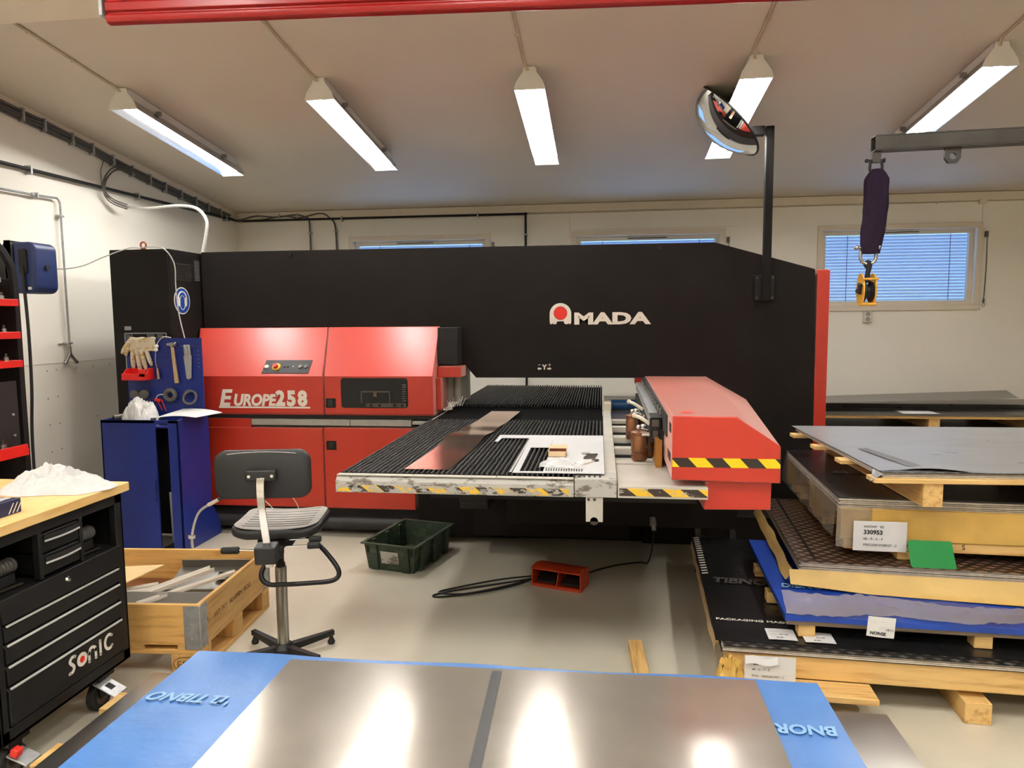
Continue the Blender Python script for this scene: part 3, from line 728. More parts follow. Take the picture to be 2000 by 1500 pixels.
m = MB(); m.cyl((-3.828, 4.55, 2.03), (-3.818, 4.55, 2.03), .018, n=16); m.build('hub_cap', 'blkp', t)
m = MB(); m.tube(catmull([(-3.925, 4.47, 2.06), (-3.92, 4.44, 2.02), (-3.913, 4.435, 1.95), (-3.915, 4.45, 1.6), (-3.93, 4.46, 1.2), (-3.955, 4.46, .8), (-3.965, 4.47, .02)], 6), .0105, 9); m.build('hose', 'rubber', t)
m = MB().box(-3.89, 4.445, 1.875, -3.865, 4.449, 1.893); m.build('rating_label', 'white', t)
# ------------------------------------------------------------------ tool holder trolley
t = thing('tool_holder_trolley', 'tall black rack with red trays behind the tool cart', 'rack', (-3.55, 3.3, 0))
MB().box(-3.72, 2.75, .12, -3.70, 3.66, 2.02).build('back_panel', 'dark', t)
m = MB(); ar = catmull([(-3.328, 3.70, .1), (-3.328, 3.70, 1.2), (-3.328, 3.70, 1.86), (-3.328, 3.67, 2.0), (-3.328, 3.57, 2.10), (-3.328, 3.40, 2.14), (-3.328, 2.9, 2.14)], 8); m.ribbon(ar, .03, .035, (1, 0, 0)); 
m.build('front_hoop', 'blk', t, bevel=.003)
m = MB(); ar = [(x-.40, y, z) for x, y, z in ar]; m.ribbon(ar, .03, .035, (1, 0, 0)); m.box(-3.7, 3.685, .1, -3.33, 3.70, 1.9); m.build('side_panel', 'blk', t, bevel=.003)
m = MB().cyl((-3.5, 2.9, 2.0), (-3.5, 3.60, 2.0), .085, n=32); m.build('polished_drum', 'chrome', t)
m = MB().box(-3.65, 2.8, 1.875, -3.33, 3.62, 1.905); m.build('drum_shelf', 'galv', t, bevel=.003)
m = MB().box(-3.34, 2.75, .95, -3.32, 3.66, 1.32); m.build('lower_panel', 'blkp', t)
for z in (1.13, 1.01): MB().sphere((-3.317, 3.62, z), .008, 8).build('panel_bolt', 'galv', t)
tz = [1.747, 1.565, 1.405, .90]
for z in tz:
    m = MB(); m.box(-3.68, 2.78, z-.004, -3.26, 3.64, z); m.box(-3.265, 2.78, z-.004, -3.255, 3.64, z+.035 if z > 1 else z+.06); m.box(-3.68, 3.635, z-.004, -3.255, 3.645, z+.035)
    m.build('tray', 'redp', t, bevel=.003)
nh = 0
def holder(x, y, z, s, mt, label):
    th = thing('tool_holder', label, 'tool holder', (x, y, z), group='steel tool holders in the red trays')
    MB().lathe([(.03*s, 0), (.03*s, .012*s), (.024*s, .014*s), (.024*s, .02*s), (.03*s, .022*s), (.03*s, .034*s), (.016*s, .036*s), (.014*s, .06*s), (.0, .062*s)], (0, 0, 0)).build('body', mt, th, world=False)
    MB().cyl((0, 0, .055*s), (0, 0, .082*s), .007*s, n=8).build('stud', 'dsteel', th, world=False)
for z, n_, nm in ((tz[0], 'upper', 'top'), (tz[1], 'second', 'second'), (tz[2], 'third', 'third')):
    for k, y in enumerate((3.58, 3.50, 3.42)):
        holder(-3.30, y, z, .9, 'steel' if k != 1 else 'oilbronze', 'steel tool holder %s in the %s red tray' % (['at the far end', 'second from the far end', 'third from the far end'][k], nm))
holder(-3.32, 3.54, tz[3], 1.2, 'steel', 'large steel tool holder in the bottom red tray')
holder(-3.36, 3.40, tz[3], 1.2, 'dsteel', 'large dark tool holder in the bottom red tray')
# ------------------------------------------------------------------ punching machine
mc_ = thing('punching_machine', 'long black and red sheet metal punching machine with white lettering', 'machine', (-.8, 5.8, 0))
FY = 5.5; FB = 5.88
m = MB()
up = [(-3.24, 1.187), (-.98, 1.187), (.255, 1.187), (.255, 1.16), (1.57, 1.16), (1.553, 1.99), (.83, 2.20), (-3.24, 2.208)]
m.prism([(x, FY, z) for x, z in [(-3.24, 1.28), (-1.06, 1.28), (-.98, 1.187), (.255, 1.187), (1.567, 1.187), (1.553, 1.99), (.83, 2.20), (-3.24, 2.208)]], (0, FB-FY, 0))
m.box(-3.24, FY, .02, -1.62, FB, 1.28)
m.box(-1.62, FY, .02, 1.572, FB, .84)
m.prism([(.34, FY, .84), (1.572, FY, .84), (1.567, FY, 1.187), (.34, FY, 1.187)], (0, FB-FY, 0))
fr = m.build('frame', 'black', mc_)
m = MB()
for x, z in ((-2.475, 2.175), (.434, 2.170)): m.cyl((x, FY-.012, z), (x, FY, z), .014, n=16); m.cyl((x, FY-.02, z), (x, FY-.01, z), .007, n=6)
for x, z in ((-.955, 1.225), (-1.03, 1.31)): m.cyl((x, FY-.004, z), (x, FY, z), .006, n=8)
m.build('frame_bolt', 'blk', fr)
MB().box(1.573, FY+.0, .02, 1.66, FB, 1.985).build('side_cover', 'red', mc_, bevel=.003)
MB().box(.255, FY-.02, 1.145, .335, FY+.1, 1.187).build('throat_bracket', 'redd', mc_)
# logo
T = frame((-.399, FY, 1.602), (1, 0, 0), (0, 0, 1))
m = MB(); n = 24; w_ = .083
pts = [(-.083, 0), (.083, 0), (.083, .078)]+[(w_*math.cos(PI*k/n), .078+w_*math.sin(PI*k/n)) for k in range(1, n)]+[(-.083, .078)]
c0 = Vector((-.314, FY, 1.602))
def P3(x, z, d=0): return (c0.x+x, FY-.0015-d, c0.z+z)
outer_ = [(-.083, 0), (-.045, 0)]
# arch with a round hole and two feet: built as ring plus legs
no = 48
ring_o = []; ring_i = []
for k in range(no):
    a_ = 2*PI*k/no; cx_, cy_ = math.cos(a_), math.sin(a_)
    if cy_ >= 0: ro = .083
    else: ro = min(.083/max(abs(cx_), 1e-6), .078/abs(cy_))
    ring_o.append((ro*cx_, .078+ro*cy_)); ring_i.append((.052*cx_, .084+.052*cy_))
vs = [P3(x, z) for x, z in ring_o]+[P3(x, z) for x, z in ring_i]
lg = MB(); lg.add(vs, [(i, (i+1) % no, no+(i+1) % no, no+i) for i in range(no)])
# notches are cut as black wedges are left out: feet
e_ = lg.build('emblem', 'white', mc_, smooth=False, label='white arch emblem around a red disc')
m = MB(); m.add([P3(.050*math.cos(2*PI*k/40), .084+.050*math.sin(2*PI*k/40), .001) for k in range(40)], [tuple(range(40))]); m.build('red_disc', 'redl', e_)
m = MB(); m.add([P3(-.034, -.001, .001), P3(.034, -.001, .001), P3(.024, .022, .001), P3(-.024, .022, .001)], [(0, 1, 2, 3)])
m.add([P3(-.07, -.001, .0012), P3(-.060, -.001, .0012), P3(-.052, .012, .0012)], [(0, 1, 2)]); m.add([P3(.060, -.001, .0012), P3(.068, -.001, .0012), P3(.056, .012, .0012)], [(0, 1, 2)])
m.build('notch', 'black', e_)
text('MADA', .086, frame((-.212, FY, 1.603), (1, 0, 0), (0, 0, 1)), 'white', mc_, bold=.006, sx=1.66, space=1.03)
tt = text('Y', .038, frame((-.455, FY, 1.252), (1, 0, 0), (0, 0, 1)), 'white', mc_, 'axis_mark', bold=.002)
m = MB()
for s_, x in ((-1, -.475), (1, -.405)):
    q = [(-.006, -.006), (.006, -.006), (.006, -.012), (.02, 0), (.006, .012), (.006, .006), (-.012, .006), (-.012, -.006)]
    m.prism([(x+s_*a, FY-.001, 1.258+b) for a, b in q], (0, -.001, 0))
m.box(-.488, FY-.002, 1.285, -.470, FY-.001, 1.289); m.box(-.408, FY-.002, 1.285, -.390, FY-.001, 1.289); m.box(-.401, FY-.002, 1.278, -.397, FY-.001, 1.296)
m.build('axis_arrow', 'white', mc_)
# upper turret cabinet: two doors with a sloped top
CY = 5.15
def door(x0, x1, nm, lab_=None, dx0=0, dx1=0):
    pr = [(CY+.02, .925), (CY, .94), (CY, 1.225), (CY+.30, 1.592), (CY+.33, 1.592), (FY-.003, 1.56), (FY-.003, .925)]
    m = MB(); m.hexa([(x0+dx0*(z > 1.3), y, z) for y, z in pr], [(x1+dx1*(z > 1.3), y, z) for y, z in pr]); return m
c1 = door(-3.13, -2.100, 'x', dx0=-.12, dx1=-.068).build('upper_door', 'red', mc_, bevel=.004)
c2 = door(-2.088, -1.245, 'x', dx0=-.068, dx1=-.012)
c2 = c2.build('upper_door', 'red', mc_, bevel=.004)
# control strip on the slope
sd = Vector((0, .30, .367)).normalized(); nn = Vector((1, 0, 0)).cross(sd)
def slope(x, s_): return Vector((x, CY, 1.225))+sd*s_
o = slope(-2.595, .025)
T = frame(o, (1, 0, 0), sd)
def onT(m, T, pts, h, lift=0):
    z = T.to_3x3()@Vector((0, 0, 1)); return m.prism([T@Vector((x, y, lift)) for x, y in pts], z*h)
m = MB(); onT(m, T, [(0, 0), (.375, 0), (.382, .125), (.008, .125)], .004); cp_ = m.build('control_strip', 'blkp', mc_, bevel=.001)
zT = T.to_3x3()@Vector((0, 0, 1))
def knob(x, y, r, h, mt, nm, par, h0=.004, n=18):
    MB().cyl(T@Vector((x, y, h0)), T@Vector((x, y, h0+h)), r, r*.92, n=n).build(nm, mt, par)
knob(.028, .06, .017, .008, 'white', 'indicator', cp_); knob(.105, .06, .034, .004, 'estop_yellow', 'button_ring', cp_); knob(.103, .06, .019, .022, 'redl', 'stop_button', cp_, .008)
for x, mt in ((.245, 'white'), (.170, 'blk'), (.200, 'blk')): knob(x, .06, .005, .006, mt, 'switch', cp_)
knob(.300, .062, .017, .007, 'dsteel', 'push_button', cp_); knob(.345, .062, .017, .007, 'cable', 'push_button', cp_)
# inspection window with a look at the tooling
m = MB(); fr_ = [(-1.955, .985), (-1.435, .985), (-1.435, 1.213), (-1.955, 1.213)]
def rrect(x0, z0, x1, z1, r, n=5):
    o_ = []
    for cx_, cz_, a0 in ((x1-r, z1-r, 0), (x0+r, z1-r, 90), (x0+r, z0+r, 180), (x1-r, z0+r, 270)):
        for k in range(n+1): a_ = R(a0+90*k/n); o_.append((cx_+r*math.cos(a_), cz_+r*math.sin(a_)))
    return o_
MB().prism([(x, CY-.003, z) for x, z in rrect(-1.957, .985, -1.437, 1.212, .025)], (0, .002, 0)).build('inspection_window', 'dark', c2)
iw = MB().prism([(x, CY-.005, z) for x, z in rrect(-1.949, .992, -1.445, 1.205, .02)], (0, .002, 0)).build('window_backing', 'dark', c2)
m = MB(); m.box(-1.80, CY-.012, 1.103, -1.57, CY-.006, 1.115); m.box(-1.80, CY-.012, 1.02, -1.79, CY-.006, 1.11); m.box(-1.58, CY-.012, 1.02, -1.57, CY-.006, 1.11); m.box(-1.70, CY-.014, 1.072, -1.675, CY-.006, 1.102)
m.box(-1.76, CY-.01, .993, -1.45, CY-.006, 1.022)
for k in range(8): m.cyl((-1.475, CY-.012, 1.04+k*.017), (-1.445, CY-.012, 1.044+k*.017), .004, n=6)
m.build('tool_carrier', 'dsteel', c2)
m = MB()
for x in (-1.72, -1.655, -1.54, -1.48): m.cyl((x, CY-.014, 1.007), (x, CY-.009, 1.007), .011, n=12)
m.each('locating_pin', 'blk', c2)
for x0, z0, par in ((-2.079, .985, c2),):
    m = MB(); m.box(x0, CY-.004, z0, x0+.078, CY, z0+.072); l = m.build('latch_frame', 'blk', par, bevel=.002)
    MB().box(x0+.02, CY-.010, z0+.012, x0+.058, CY-.003, z0+.06).build('latch', 'blkp', par, bevel=.003)
# lettering and underline
text('E', .128, frame((-2.945, CY, .998), (1, 0, 0), (0, 0, 1)), 'white', c1, bold=.006, sx=1.02, shear=.22)
text('UROPE', .088, frame((-2.828, CY, 1.0), (1, 0, 0), (0, 0, 1)), 'white', c1, bold=.0055, sx=.90, shear=.22)
text('258', .112, frame((-2.478, CY, 1.003), (1, 0, 0), (0, 0, 1)), 'white', c1, bold=.0085, sx=.92, space=1.26)
MB().box(-2.945, CY-.002, .978, -2.205, CY-.001, .991).build('underline', 'white', c1)
# band between upper and lower covers
m = MB(); m.box(-3.08, CY+.03, .895, -1.15, FY, .925); m.box(-3.08, CY+.12, .80, -1.15, FY, .9); m.build('gap_plate', 'dark', mc_)
m = MB(); m.box(-2.69, CY+.01, .845, -1.90, CY+.1, .893); m.box(-1.895, CY+.01, .845, -1.42, CY+.1, .893); m.box(-1.41, CY+.0, .86, -1.20, CY+.1, .885); m.each('guide_rail', 'greyr', mc_, bevel=.003)
MB().box(-3.08, CY+.02, .80, -2.70, CY+.12, .895).build('band_cover', 'red', mc_, bevel=.003)
l1 = MB().box(-3.06, CY+.005, .205, -2.117, CY+.33, .825).build('lower_door', 'red', mc_, bevel=.005)
l2 = MB().box(-2.105, CY, .205, -1.395, CY+.33, .83).build('lower_door', 'red', mc_, bevel=.005)
m = MB(); m.box(-2.085, CY-.004, .66, -2.007, CY, .73); m.build('latch_frame', 'blk', l2, bevel=.002)
MB().box(-2.068, CY-.010, .672, -2.028, CY-.003, .718).build('latch', 'blkp', l2, bevel=.003)
m = MB(); m.box(-3.06, CY+.07, .0, -1.35, FY, .2); m.build('plinth', 'blkp', mc_, bevel=.004)
m = MB(); m.tube([(-3.0, CY-.02, .10), (-1.45, CY-.02, .10)], .045, 14); m.sphere((-1.45, CY-.02, .10), .045, 12); m.build('kick_pipe', 'blkp', mc_)
# turret parts right of the cabinet
MB().box(-1.244, CY+.18, 1.30, -1.09, FY-.001, 1.585).build('turret_box', 'dark', mc_, bevel=.004)
m = MB(); m.box(-1.244, CY+.15, 1.205, -1.06, FY+.0, 1.288); m.box(-1.244, CY+.10, .96, -1.205, FY, 1.205); m.build('turret_arm', 'red', mc_, bevel=.004)
m = MB(); m.cyl((-1.50, 5.86, .98), (-1.50, 5.86, 1.27), .40, n=48); m.cyl((-1.15, 5.62, .985), (-1.15, 5.62, 1.2), .035, n=16); m.build('turret', 'grey', mc_)
m = MB(); 
for k in range(7): m.tube(catmull([(-1.18+.015*k, 5.35+.02*k, .965), (-1.19+.02*k, 5.40+.02*k, 1.02+.01*(k % 3)), (-1.16+.012*k, 5.46, .97)], 5), .003, 5)
m.cyl((-1.16, 5.3, .958), (-1.16, 5.3, .975), .03, n=14); m.build('hose_tail', 'cablel', mc_)
# ------------------------------------------------------------------ brush table
def bed(x0, x1, y0, y1, z, rows, name):
    m = MB(); p = (x1-x0)/rows; ny = int((y1-y0)/.035); rnd = random.Random(int(y0*100)+3)
    prf = [(.16, -.034), (.20, -.008), (.32, -.0005), (.48, 0), (.60, -.003), (.68, -.010), (.72, -.034)]
    for r_ in range(rows):
        vs = []; fs = []; K = len(prf)
        for j in range(ny+1):
            y = y0+(y1-y0)*j/ny
            dz = rnd.uniform(-.0018, .0018); dx = rnd.uniform(-.0012, .0012)
            for a_, b_ in prf: vs.append((x0+(r_+a_*.97)*p+dx*(b_ > -.01), y, z+b_+dz*(b_ > -.01)))
        for j in range(ny):
            for k in range(K-1): fs.append((j*K+k, j*K+k+1, (j+1)*K+k+1, (j+1)*K+k))
        fs.append(tuple(range(K))[::-1]); fs.append(tuple(range(ny*K, (ny+1)*K)))
        m.add(vs, fs)
    return m.build(name, 'brush', mc_, label='black bristle rows running away from the camera', ang=80)
TZ = .958
bed(-1.185, .008, 3.085, 4.80, TZ, 52, 'brush_bed'); bed(-1.185, .008, 4.83, 5.62, TZ-.03, 52, 'brush_bed'); bed(-1.185, .008, 5.65, 7.33, TZ, 52, 'brush_bed')
MB().box(-1.185, 3.065, .90, .008, 7.33, .935).build('table_deck', 'brushg', mc_)
# table edge and right plates
m = MB(); m.hexa([(-1.195, 3.04, .872), (-.118, 3.04, .872), (-.118, 3.04, .925), (-.118, 3.085, .946), (-1.195, 3.085, .946), (-1.195, 3.04, .925)][:6] and [(-1.195, 3.04, .872), (-1.195, 3.04, .925), (-1.195, 3.065, .947), (-1.195, 3.085, .947), (-1.195, 3.085, .872)],
                 [(-.118, 3.04, .872), (-.118, 3.04, .925), (-.118, 3.065, .947), (-.118, 3.085, .947), (-.118, 3.085, .872)])
m.box(-1.195, 3.085, .872, -1.188, 7.33, .94)
te = m.build('table_edge', 'worn', mc_, bevel=.002)
for a, b in ((-1.192, -.842), (-.839, -.462), (-.459, -.12)):
    MB().box(a, 3.05, .9475, b, 3.083, .9515).build('edge_strip', 'grey', te, bevel=.0008)
MB().box(-1.185, 3.0385, .877, -.14, 3.04, .908).build('worn_tape', 'tapew', te)
m = MB().box(-.115, 3.045, .872, .068, 3.20, .952); bk = m.build('corner_block', 'worn', mc_, bevel=.003)
MB().lathe([(.012, 0), (.017, 0), (.017, .0012), (.012, .0012)], (-.02, 3.16, .952)).build('slot_ring', 'dark', bk)
fl = MB().box(-.066, 3.05, .762, .008, 3.058, .874).build('hanging_flap', 'grey', mc_, bevel=.001)
m = MB()
for x in (-.054, -.028): m.cyl((x, 3.046, .862), (x, 3.05, .862), .006, n=10)
m.cyl((-.03, 3.05, .765), (-.03, 3.056, .765), .018, n=20); m.build('flap_screw', 'dsteel', fl)
m = MB(); m.box(.072, 3.045, .872, .452, 3.075, .925); m.box(.072, 3.075, .915, .452, 3.50, .925); ap = m.build('apron_plate', 'grey', mc_, bevel=.002)
MB().box(.078, 3.0435, .882, .45, 3.045, .915).build('worn_tape', 'tapew2', ap)
# fixed bed between the brushes and the carriage
m = MB(); m.box(.012, 3.2, .86, .30, 5.5, .892); m.build('bed_plate', 'grey', mc_, bevel=.002)
m = MB()
for y, h in ((3.52, .93), (3.86, .94), (4.22, .94), (4.62, .94), (5.0, .93)):
    m.box(.07, y, .892, .30, y+.06, h)
MB().box(.012, 3.2, .892, .07, 5.5, .943).build('side_rail', 'grey', mc_, bevel=.003)
m.each('cross_rail', 'grey', mc_, bevel=.003)
m = MB()
for y in (3.50, 3.84, 4.20, 4.60, 4.98): m.box(.072, y, .888, .30, y+.02, .905)
m.each('rail_gap', 'dark', mc_)
m = MB(); m.box(.02, 5.75, .84, .285, 6.25, 1.005); m.box(.02, 5.4, .84, .075, 5.75, 1.0); m.build('scrap_chute', 'ivory', mc_, bevel=.004)
m = MB(); m.box(.07, 5.05, .90, .30, 5.6, .915); m.build('cylinder_cover', 'dsteel', mc_)
m = MB().cyl((.085, 5.74, .95), (.285, 5.74, .95), .042, n=20); m.build('blue_roller', 'bluef', mc_)
# carriage cover: wider at the machine than at the front end
FYc = 3.05
a = [(.300, FYc, .955), (.748, FYc, .948), (.745, FYc, 1.106), (.567, FYc, 1.229), (.300, FYc, 1.232)]
b = [(.330, FY-.004, .955), (1.09, FY-.004, .92), (1.083, FY-.004, 1.026), (.783, FY-.004, 1.199), (.330, FY-.004, 1.20)]
cv = MB().hexa(a, b).build('carriage_cover', 'red', mc_, bevel=.004)
MB().box(.302, FYc-.0015, 1.012, .7455, FYc, 1.052).build('hazard_tape', 'tape', cv, label='yellow and black hazard tape')
m = MB(); m.lathe([(.0, .003), (.026, .002), (.03, 0)], (.372, 3.16, 1.2322)); m.build('oil_patch', 'redl', cv)
m = MB(); m.add([(.445, FYc+.03, .952), (.72, FYc+.03, .95), (.717, FYc+.03, .825), (.44, FYc+.03, .82), (.432, FYc+.40, .952), (.72, FYc+.4, .95), (.717, FYc+.4, .825), (.43, FYc+.4, .83)],
   [(0, 1, 2, 3), (7, 6, 5, 4), (0, 3, 7, 4), (1, 5, 6, 2), (0, 4, 5, 1), (3, 2, 6, 7)])
m.build('lower_guard', 'red', mc_, bevel=.004)
m = MB()
for z in (.94, .905): m.sphere((.452, FYc+.028, z), .005, 8)
m.each('guard_screw', 'steel', mc_)
m = MB()
for k in range(3): m.box(.2985, 3.12+.05*k, 1.02, .2998, 3.14+.05*k, 1.06)
m.box(.2985, 3.1, 1.15, .2998, 3.17, 1.19); m.each('side_slot', 'dark', cv)
# carriage rail with clamps
m = MB(); m.hexa([(.246, 3.55, 1.10), (.292, 3.55, 1.10), (.292, 3.55, 1.155), (.246, 3.55, 1.155)], [(.262, 5.48, 1.10), (.308, 5.48, 1.10), (.308, 5.48, 1.155), (.262, 5.48, 1.155)])
rl = m.build('carriage_rail', 'galv', mc_, bevel=.003)
m = MB(); m.box(.238, 3.535, 1.03, .294, 3.56, 1.152); m.box(.25, 3.55, 1.03, .285, 5.3, 1.09); m.box(.244, 3.53, 1.15, .298, 3.7, 1.158); m.build('rail_end', 'dark', rl, bevel=.003)
m = MB(); m.box(.249, 3.532, 1.11, .283, 3.536, 1.145); m.box(.255, 3.53, 1.05, .28, 3.536, 1.09); m.build('end_bracket', 'dsteel', rl, bevel=.001)
m = MB(); m.box(.289, 3.5, .93, .300, 3.9, 1.10); m.build('rail_stay', 'dark', mc_)
m = MB(); m.box(.262, 3.44, .895, .292, 3.455, 1.06); m.prism([(.262, 3.45, .895), (.262, 3.45, 1.06), (.262, 4.2, 1.06), (.262, 4.2, 1.0)], (.02, 0, 0)); m.build('drip_guard', 'ochre', mc_, bevel=.001)
m = MB(); m.box(.298, 3.3, 1.1, .33, 5.4, 1.2); m.build('bellows', 'rubber', mc_)
m = MB()
for k in range(12): m.box(.292, 3.6+.15*k, 1.16, .31, 3.66+.15*k, 1.19)
m.each('rail_guard', 'steel', mc_)
for y, x, s_ in ((3.58, .19, 1.0), (4.20, .185, 1.0)):
    q = thing  # workholder cylinders
    m = MB(); m.lathe([(.0, .0), (.036, .0), (.040, .006), (.040, .035), (.038, .037), (.038, .041), (.041, .043), (.041, .118), (.039, .122), (.039, .127), (.042, .130), (.042, .142), (.03, .147), (.0, .147)], (x, y, .935), n=28)
    m.lathe([(.0, .0), (.03, .0), (.032, .006), (.032, .13), (.0, .135)], (x+.052, y+.05, .945), n=22)
    cy_ = m.build('clamp_cylinder', 'oilbronze', mc_)
    MB().tube([(x-.01, y, 1.085), (x+.0, y, 1.10), (x+.05, y+.01, 1.075)], .007, 8).build('fitting', 'chrome', cy_)
    m = MB(); m.sphere((x-.005, y-.02, 1.105), .013, 10); m.sphere((x+.02, y+.03, 1.10), .016, 10); m.cyl((x+.01, y-.03, 1.07), (x+.07, y-.03, 1.07), .012, n=12); m.build('valve', 'chrome', cy_)
    m = MB(); m.tube(catmull([(x-.012, y+.25, 1.125), (x+.02, y+.22, 1.115), (x+.085, y+.18, 1.075)], 5), .010, 10); m.sphere((x-.014, y+.25, 1.127), .014, 10); m.build('clamp_lever', 'ivory', cy_)
    MB().tube(catmull([(x+.03, y-.03, 1.07), (x+.03, y-.05, 1.02), (x+.06, y-.05, .99), (x+.09, y-.02, 1.02)], 5), .004, 6).build('hydraulic_line', 'rubber', cy_)
# underside
m = MB(); m.box(-.98, 3.5, .80, .44, 5.45, .872); m.box(-.78, 3.14, .83, .42, 3.5, .872); m.build('table_carrier', 'dark', mc_)
m = MB(); m.box(-.62, 4.55, .30, .86, 5.50, .80); m.box(-1.35, 5.05, .04, -.6, 5.5, .84); m.box(-.9, 4.85, .12, .2, 5.5, .8); m.box(.3, 5.15, .0, 1.5, 5.5, .22); m.box(-1.3, 5.2, .0, .3, 5.5, .12); m.build('hydraulic_housing', 'black', mc_, bevel=.006)  # the low black boxes on the floor stand in for shadow
m = MB(); m.box(-.88, 4.3, .46, -.70, 4.7, .80); m.box(-.80, 3.9, .60, -.64, 4.3, .82); m.build('drive_unit', 'blk', mc_, bevel=.006)
m = MB(); m.bar((.61, 4.6, .45), (.635, 4.6, .03), .035, .035); m.bar((.82, 4.6, .45), (.86, 4.6, .03), .035, .035); m.box(.60, 4.57, .43, .9, 4.63, .8); m.bar((.635, 4.6, .24), (.82, 4.7, .12), .02, .02); m.cyl((.635, 4.6, 0), (.635, 4.6, .03), .03, n=12); m.cyl((.86, 4.6, 0), (.86, 4.6, .03), .03, n=12)
m.build('support_leg', 'dsteel', mc_)
m = MB(); m.cyl((.33, 4.54, .36), (.33, 4.50, .33), .022, n=12); m.cyl((.33, 4.5, .33), (.335, 4.48, .30), .014, n=12); m.build('cable_gland', 'galv', mc_)
m = MB(); m.tube(catmull([(-.76, 3.6, .845), (-.76, 3.6, .80)], 2), .008, 8); m.box(-.79, 3.5, .79, -.73, 3.56, .80); m.build('limit_switch', 'galv', mc_)

# ------------------------------------------------------------------ electrical cabinet at the left end
t = thing('control_cabinet', 'tall black electrical cabinet with a rusty lifting eye beside the machine', 'cabinet', (-3.5, 5.1, 0))
MB().box(-3.755, 5.1, .06, -3.262, 5.93, 2.2).build('body', 'black', t, bevel=.004)
MB().box(-3.735, 5.13, 0, -3.28, 5.9, .06).build('plinth', 'dark', t)
MB().box(-3.748, 5.088, .1, -3.27, 5.101, 2.185).build('door', 'black', t, bevel=.003)
m = MB(); m.cyl((-3.497, 5.14, 2.2), (-3.497, 5.14, 2.21), .02, n=16); m.tube([(-3.497+.022*math.cos(q), 5.14, 2.236+.022*math.sin(q)) for q in [2*PI*k/20 for k in range(20)]], .007, 8, closed=True); m.build('lifting_eye', 'eyerust', t)
m = MB(); T = frame((-3.262, 5.17, 1.96), (0, 1, 0), (0, 0, 1))
m.box(-3.262, 5.17, 1.96, -3.257, 5.37, 2.10); v_ = m.build('vent_panel', 'mill', t)
m = MB()
for k in range(9): m.box(-3.258, 5.175, 1.968+k*.0145, -3.252, 5.365, 1.973+k*.0145)
m.each('louvre', 'dsteel', v_)
m = MB().box(-3.262, 5.42, 1.97, -3.257, 5.49, 2.14); v2 = m.build('vent_panel', 'dsteel', t)
m = MB()
for k in range(12): m.box(-3.258, 5.422, 1.976+k*.0135, -3.252, 5.488, 1.981+k*.0135)
m.each('louvre', 'galv', v2)
m = MB()
for (x0, z0, x1, z1) in ((-3.66, 1.20, -3.652, 1.565), (-3.66, 1.557, -3.31, 1.565), (-3.318, 1.3, -3.31, 1.565), (-3.66, 1.44, -3.31, 1.444), (-3.60, 1.2, -3.596, 1.56), (-3.47, 1.45, -3.466, 1.56), (-3.65, 1.10, -3.60, 1.18)):
    m.box(x0, 5.086, z0, x1, 5.088, z1)
m.build('panel_outline', 'greytext', t)
m = MB(); rnd = random.Random(5)
for zz_ in (1.545, 1.533, 1.521, 1.509, 1.497, 1.485): 
    for x0, x1 in ((-3.645, -3.605), (-3.46, -3.40), (-3.39, -3.33)): m.box(x0, 5.086, zz_, x0+(x1-x0)*rnd.uniform(.4, 1), 5.0875, zz_+.005)
m.build('fine_print', 'greytext', t)
MB().box(-3.655, 5.085, 1.585, -3.60, 5.087, 1.615).build('type_label', 'greytext', t)
# hearing protection sign on the cabinet side
t = thing('safety_sign', 'round blue ear protection sign on the side of the black cabinet', 'sign', (-3.255, 5.235, 1.81))
T = frame((-3.262, 5.235, 1.81), (0, 1, 0), (0, 0, 1))
m = MB(); m.cyl(T@Vector((0, 0, 0)), T@Vector((0, 0, .003)), .105, n=48); m.build('disc', 'white', t)
m = MB(); m.cyl(T@Vector((0, 0, .003)), T@Vector((0, 0, .0036)), .097, n=48); m.build('blue_field', 'signblue', t)
m = MB(); z_ = .0045
def E_(cx_, cy_, rx, ry, n=24, a0=0, a1=2*PI): return [(cx_+rx*math.cos(a0+(a1-a0)*k/n), cy_+ry*math.sin(a0+(a1-a0)*k/n)) for k in range(n)]
onT(m, T, E_(-.045, -.01, .018, .035), .0008, .0036); onT(m, T, E_(.045, -.01, .018, .035), .0008, .0036)
hb = [T@Vector((.056*math.cos(PI*k/16), .012+.058*math.sin(PI*k/16), .004)) for k in range(17)]; m.tube(hb, .006, 6)
m.tube([T@Vector((x, y, .004)) for x, y in E_(0, -.015, .036, .055, 30)], .003, 5, closed=True)
m.build('pictogram', 'white', t)
t = thing('hanging_cable', 'thin grey cable from the hose reel over the cabinet eye to the blue pegboard', 'cable', (-3.5, 5.1, 2.2))
p = [(-3.97, 4.6, 2.04), (-3.90, 4.75, 2.035), (-3.80, 4.85, 2.06), (-3.70, 4.95, 2.13), (-3.56, 5.05, 2.205), (-3.50, 5.10, 2.21), (-3.38, 5.08, 2.215), (-3.27, 5.06, 2.19), (-3.20, 5.06, 2.08), (-3.185, 5.04, 1.92), (-3.16, 5.02, 1.72), (-3.10, 4.985, 1.52)]
m = MB().tube(catmull(p, 6), .0045, 7); m.build('cord', 'cablel', t)

